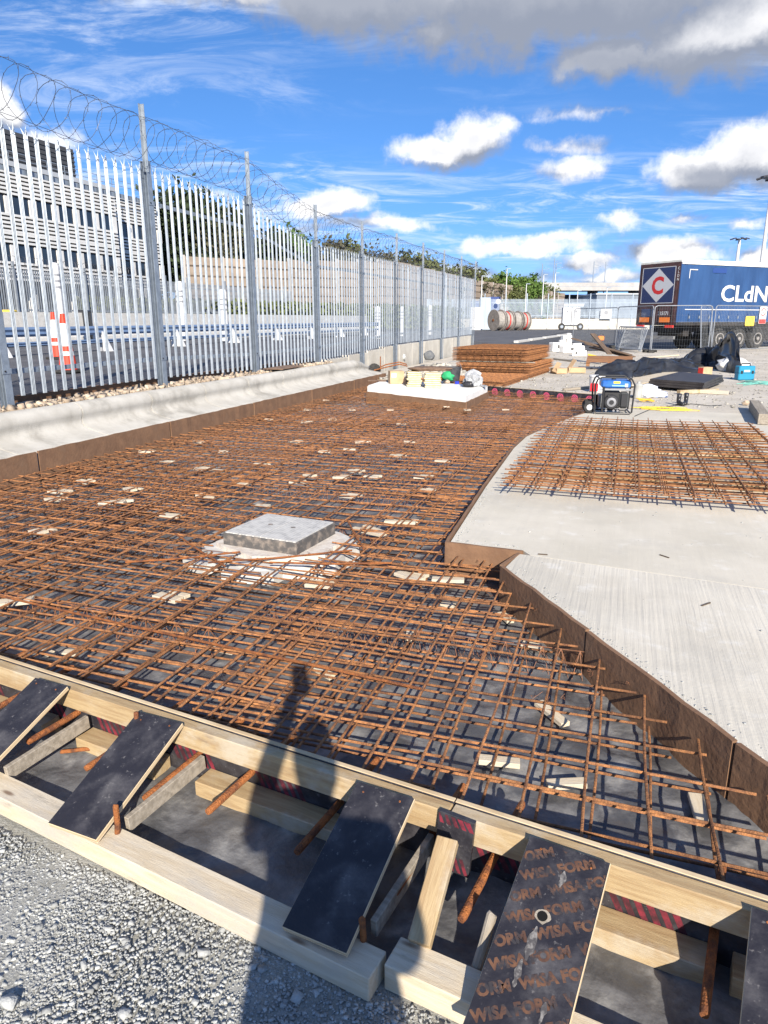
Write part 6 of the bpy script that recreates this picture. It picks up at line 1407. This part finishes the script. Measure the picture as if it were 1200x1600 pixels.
# ================================================================== OFFICE BUILDING
def office():
    t = thing('office_building', 'white louvred office block with dark windows behind the palisade fence', 'building', (-46, 0, 0))
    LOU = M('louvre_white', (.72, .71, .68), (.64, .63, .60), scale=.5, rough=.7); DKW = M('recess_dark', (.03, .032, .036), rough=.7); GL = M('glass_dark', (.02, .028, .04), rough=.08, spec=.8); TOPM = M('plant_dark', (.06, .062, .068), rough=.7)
    # facade faces +x; sections: (y0, y1, setback)
    secs = [(20, 59.5, 0.0), (59.5, 69.5, 2.2)]
    fl = [(4.6, 8.15), (8.15, 12.2)]
    for si, (y0, y1, sb) in enumerate(secs):
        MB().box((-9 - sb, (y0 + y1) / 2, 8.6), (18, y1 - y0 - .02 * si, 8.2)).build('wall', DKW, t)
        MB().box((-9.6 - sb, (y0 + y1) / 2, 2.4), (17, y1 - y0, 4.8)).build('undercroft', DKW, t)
        for (b, tp) in fl:
            wz0, wz1 = b + 1.35, b + 2.65
            # slat bands below and above the windows
            zs_ = list(np.arange(b + .0, wz0 - .05, .30)) + list(np.arange(wz1 + .12, tp - .02 + (.9 if tp > 12 else 0), .30))
            for z in zs_:
                s_ = MB(); s_.box((.06 - sb, (y0 + y1) / 2, z + .10), (.22, y1 - y0, .17)); s_.build('louvre', LOU, t)
            y = y0 + .4
            while y < y1 - 1.4:
                w = MB(); w.box((.02 - sb, y + .8, (wz0 + wz1) / 2), (.10, .10, wz1 - wz0)); 
                fr = MB(); fr.box((.03 - sb, y + 2.05, (wz0 + wz1) / 2), (.14, .75, wz1 - wz0)); fr.build('pier', LOU, t)
                wd_ = MB().box((-.02 - sb, y + .83, (wz0 + wz1) / 2), (.06, 1.64, wz1 - wz0)).build('window', GL, t)
                mu = MB(); mu.box((.02 - sb, y + .83, (wz0 + wz1) / 2), (.05, .07, wz1 - wz0)); mu.build('mullion', DKW, wd_)
                y += 2.45
        MB().box((-9 - sb, (y0 + y1) / 2, 13.15), (18.6, y1 - y0 + .3, .35)).build('roof', M('roof_grey', (.42, .44, .46)), t)
    MB().box((-5.5, 37, 14.6), (9, 38, 2.6)).build('plant_room', TOPM, t)
    rb = MB()
    for z in np.arange(13.5, 15.8, .35): rb.box((-.97, 37, z), (.06, 38.05, .12))
    stuff(rb.build('plant_room_louvre', TOPM, t))
    m = MB()
    for y in np.arange(8, 68, 2.0): m.cyl((-.4, y, 13.3), (-.4, y, 14.2), .03, n=4)
    for z in (13.75, 14.2): m.cyl((-.4, 41, z), (-.4, 68, z), .03, n=4)
    stuff(m.build('roof_railing', GALVP, t))
    for y in np.arange(10, 68, 4.9): MB().box((-.9, y, 2.3), (.5, .5, 4.6)).build('column', LOU, t)
office()
# ================================================================== TREES
def leafmat(name, a, b):
    return M(name, a, b, scale=1.3, detail=3, lo=.35, hi=.65, rough=.8, rnd=.12)
LEAF = [leafmat('leaf_green', (.11, .19, .035), (.06, .11, .022)), leafmat('leaf_olive', (.115, .135, .042), (.070, .080, .028)), leafmat('leaf_brown', (.085, .080, .042), (.055, .052, .028)), leafmat('leaf_dark', (.030, .048, .016), (.018, .028, .011))]
BARK = M('bark', (.10, .085, .07), (.065, .055, .045), scale=4, rough=.95)
def tree_parts(seed, h, cw, leaves, lsize, density=1.0):
    r = np.random.default_rng(seed); tb = MB(); tips = []
    tb.tube([(0, 0, -.3), (r.normal(0, .05), 0, h * .18), (r.normal(0, .15), r.normal(0, .15), h * .40), (r.normal(0, .3), r.normal(0, .3), h * .72), (r.normal(0, .3), r.normal(0, .3), h * .92)], [h * .030, h * .024, h * .018, h * .009, h * .003], n=7)
    nl = 16
    for i in range(nl):
        z0 = h * r.uniform(.16, .75); a = r.uniform(0, 2 * math.pi); ll = cw * r.uniform(.5, 1.0) * (1 - .5 * (z0 / h - .3)); e = Vector((math.cos(a) * ll, math.sin(a) * ll, z0 + ll * r.uniform(.3, .8))); m_ = Vector((math.cos(a) * ll * .5, math.sin(a) * ll * .5, z0 + ll * .18))
        tb.tube([(0, 0, z0), m_, e], [h * .010, h * .006, h * .002], n=5); tips += [(m_ + e) / 2, e]
        for q in range(3):
            a2 = a + r.uniform(-.9, .9); e2 = m_ + Vector((math.cos(a2) * ll * .45, math.sin(a2) * ll * .45, ll * r.uniform(.15, .6))); tb.tube([m_, e2], [h * .004, h * .0015], n=4); tips.append(e2)
    tips += [Vector((r.normal(0, cw * .2), r.normal(0, cw * .2), h * r.uniform(.75, 1.0))) for _ in range(8)]
    C_ = np.array([tuple(p) for p in tips]); w = r.uniform(.4, 1.6, len(C_)); w /= w.sum()
    k = r.choice(len(C_), leaves, p=w); pos = C_[k] + r.normal(0, 1, (leaves, 3)) * np.array([cw * .16, cw * .16, h * .055]); 
    n_ = r.normal(0, 1, (leaves, 3)); n_ /= np.linalg.norm(n_, axis=1)[:, None]; u_ = np.cross(n_, r.normal(0, 1, (leaves, 3))); u_ /= np.linalg.norm(u_, axis=1)[:, None]; v_ = np.cross(n_, u_); s = lsize * r.uniform(.5, 1.3, leaves)[:, None]
    V = np.stack([pos - u_ * s, pos + v_ * s * .55, pos + u_ * s, pos - v_ * s * .55], 1).reshape(-1, 3)
    me = bpy.data.meshes.new('crown'); me.vertices.add(len(V)); me.vertices.foreach_set('co', V.ravel()); I = np.arange(len(V), dtype=np.int32); me.loops.add(len(I)); me.loops.foreach_set('vertex_index', I); me.polygons.add(leaves); me.polygons.foreach_set('loop_start', np.arange(0, len(I), 4, dtype=np.int32)); me.update(calc_edges=True)
    tm = bpy.data.meshes.new('trunk'); tm.from_pydata(tb.v, [], tb.f); tm.materials.append(BARK); return tm, me
PROT = [tree_parts(11, 10, 3.9, 7500, .30), tree_parts(12, 10, 3.4, 6500, .30), tree_parts(13, 10, 4.2, 4200, .26), tree_parts(14, 10, 3.6, 8200, .28), tree_parts(15, 10, 3.6, 2300, .20)]
def trees():
    # column, depth, row of the crown top, prototype, leaf colour, label
    L_ = [(295, 86, 285, 3, 3, 'dark evergreen tree right of the office block'), (332, 88, 300, 3, 3, 'second dark evergreen beside the office block'), (350, 84, 330, 4, 2, 'nearly bare tree beside the evergreens'), (400, 90, 352, 2, 1, 'olive tree behind the third fence bay'), (432, 88, 345, 0, 3, 'dark bushy tree above the start of the buff wall'), (462, 92, 348, 0, 0, 'green tree tip showing above the fence left of a post'),
          (515, 98, 360, 3, 2, 'broad brown green tree right of the third post'), (548, 100, 365, 0, 1, 'rounded olive tree above the buff wall'), (578, 100, 372, 4, 2, 'bare grey tree above the fence in the middle'), (602, 104, 378, 4, 2, 'second bare grey tree above the fence in the middle'), (632, 108, 385, 1, 1, 'olive green tree behind the fifth post'), (655, 110, 388, 0, 1, 'bushy olive tree behind the sixth post'), (682, 114, 395, 4, 2, 'bare brown tree near the far end of the fence'), (705, 116, 400, 2, 1, 'sparse olive tree near the far end of the fence'), (728, 122, 408, 0, 2, 'brownish tree just before the fence end'),
          (752, 128, 414, 1, 1, 'olive tree just past the fence end'), (782, 132, 418, 0, 0, 'bright green tree above the far site cabin'), (806, 136, 423, 3, 0, 'second bright green tree right of the site cabin'), (828, 140, 422, 1, 0, 'slim bright green tree at the end of the tree row'), (848, 146, 436, 2, 1, 'low olive bush like tree last in the row'), (765, 124, 432, 2, 2, 'low brown tree under the bright green one'), (795, 130, 436, 3, 1, 'low olive tree filling the row above the wall'), (820, 138, 440, 0, 2, 'low brown green tree at the right of the row')]
    for i, (px, dpt, yt, k, c, lb) in enumerate(L_):
        p = gz(px, dpt, .25); q = atd(px, yt, dpt); h = max(3.0, (q[2] - .25) * (.95 if px > 380 else 1.0)); t = thing('tree', lb, 'tree', p, rng.uniform(0, 6.28), 'trees beyond the buff wall'); s = h / 11.2
        w = s * (1.15 if h < 12 else 1.0); t.scale = (w, w, s)
        tm, cm = PROT[k]; link('trunk', tm, None, t)
        key = (k, c)
        if key not in TM: m2 = cm.copy(); m2.materials.append(LEAF[c]); TM[key] = m2
        link('crown', TM[key], None, t)
    # planted bank in front of the wall
    V = []; n = 15000; r = np.random.default_rng(5)
    mb = MB(); s_ = r.random(n); px = 120 + 640 * s_; dp = np.interp(px, [120, 300, 430, 620, 760], [56, 62, 70, 86, 108]) + r.normal(0, 1.6, n); P = np.array([gz(a, b, .7) for a, b in zip(px, dp)]); P[:, 2] += r.random(n) ** 1.5 * 2.6
    nn = r.normal(0, 1, (n, 3)); nn /= np.linalg.norm(nn, axis=1)[:, None]; u_ = np.cross(nn, r.normal(0, 1, (n, 3))); u_ /= np.linalg.norm(u_, axis=1)[:, None]; v_ = np.cross(nn, u_); s = r.uniform(.15, .4, n)[:, None]
    V = np.stack([P - u_ * s, P + v_ * s * .5, P + u_ * s, P - v_ * s * .5], 1).reshape(-1, 3); me = bpy.data.meshes.new('shrubs'); me.vertices.add(len(V)); me.vertices.foreach_set('co', V.ravel()); I = np.arange(len(V), dtype=np.int32); me.loops.add(len(I)); me.loops.foreach_set('vertex_index', I); me.polygons.add(n); me.polygons.foreach_set('loop_start', np.arange(0, len(I), 4, dtype=np.int32)); me.update(calc_edges=True)
    stuff(link('shrubs', me, LEAF[1]), 'low mixed shrubs along the foot of the buff wall', 'shrubs')
TM = {}
trees()
# ================================================================== THE PERSON TAKING THE PICTURE (seen by the shadow)
def person():
    hb = lambda lat, back, z: Vector((rt[0] * lat - hd[0] * back, rt[1] * lat - hd[1] * back, z))
    V = []; E = []; RD = []
    def chain(pts, root=None):
        prev = root
        for p, r in pts:
            V.append(hb(*p)); RD.append(r); i = len(V) - 1
            if prev is not None: E.append((prev, i))
            prev = i
        return prev
    c = .10
    V.append(hb(c, .42, .94)); RD.append((.215, .14)); 
    sp = chain([((c, .42, 1.10), (.205, .13)), ((c, .42, 1.26), (.195, .12)), ((c, .41, 1.37), (.13, .10))], 0); chest = sp
    nk = chain([((c, .40, 1.43), (.06, .06)), ((c, .39, 1.49), (.065, .07)), ((c, .385, 1.56), (.085, .10)), ((c, .385, 1.64), (.080, .095)), ((c, .39, 1.68), (.045, .05))], chest)
    # left arm raised to the phone, right arm bent across
    chain([((c - .17, .41, 1.36), (.075, .075)), ((c - .22, .30, 1.24), (.055, .055)), ((c - .20, .12, 1.38), (.045, .045)), ((c - .135, .02, 1.54), (.035, .04)), ((c - .12, .02, 1.61), (.038, .03))], chest)
    chain([((c + .17, .41, 1.36), (.075, .075)), ((c + .23, .40, 1.12), (.055, .055)), ((c + .16, .26, 1.02), (.045, .045)), ((c + .06, .20, 1.05), (.038, .03))], chest)
    for s in (-1, 1): chain([((c + s * .12, .42, .84), (.120, .12)), ((c + s * .115, .41, .50), (.072, .075)), ((c + s * .12, .43, .12), (.050, .055)), ((c + s * .13, .40, .045), (.048, .04)), ((c + s * .14, .24, .035), (.040, .03))], 0)
    me = bpy.data.meshes.new('person'); me.from_pydata(V, E, []); o = link('person', me, M('work_clothes', (.05, .055, .07), (.035, .04, .05), scale=8, rough=.9))
    md = o.modifiers.new('skin', 'SKIN'); md.use_smooth_shade = True
    for v, r in zip(me.skin_vertices[0].data, RD): v.radius = r
    me.skin_vertices[0].data[0].use_root = True
    o.modifiers.new('sub', 'SUBSURF').levels = 2; o.modifiers['sub'].render_levels = 2
    tag(o, 'person in dark work clothes whose long shadow falls over the formwork, holding up a phone', 'person')
    f = MB()
    for k in range(4): p = [(c - .085 + .0, .022, 1.615 + k * .018), (c - .06, .030, 1.62 + k * .018), (c - .045, .034, 1.622 + k * .018)]; f.tube([hb(*a) for a in p], .0085, n=6)
    f.tube([hb(*a) for a in ((c - .12, .03, 1.60), (c - .10, .045, 1.63), (c - .085, .045, 1.66))], .010, n=6); f.build('fingers', M('skin', (.45, .27, .20), rough=.6), o)
    ph = MB().bbox((0, 0, 0), (.075, .009, .158), .003); q = ph.build('phone', BLACKM); q.location = hb(.012, .022, 1.672); q.rotation_euler = (0, 0, YAW); tag(q, 'phone held up by the person whose shadow shows', 'phone')
person()
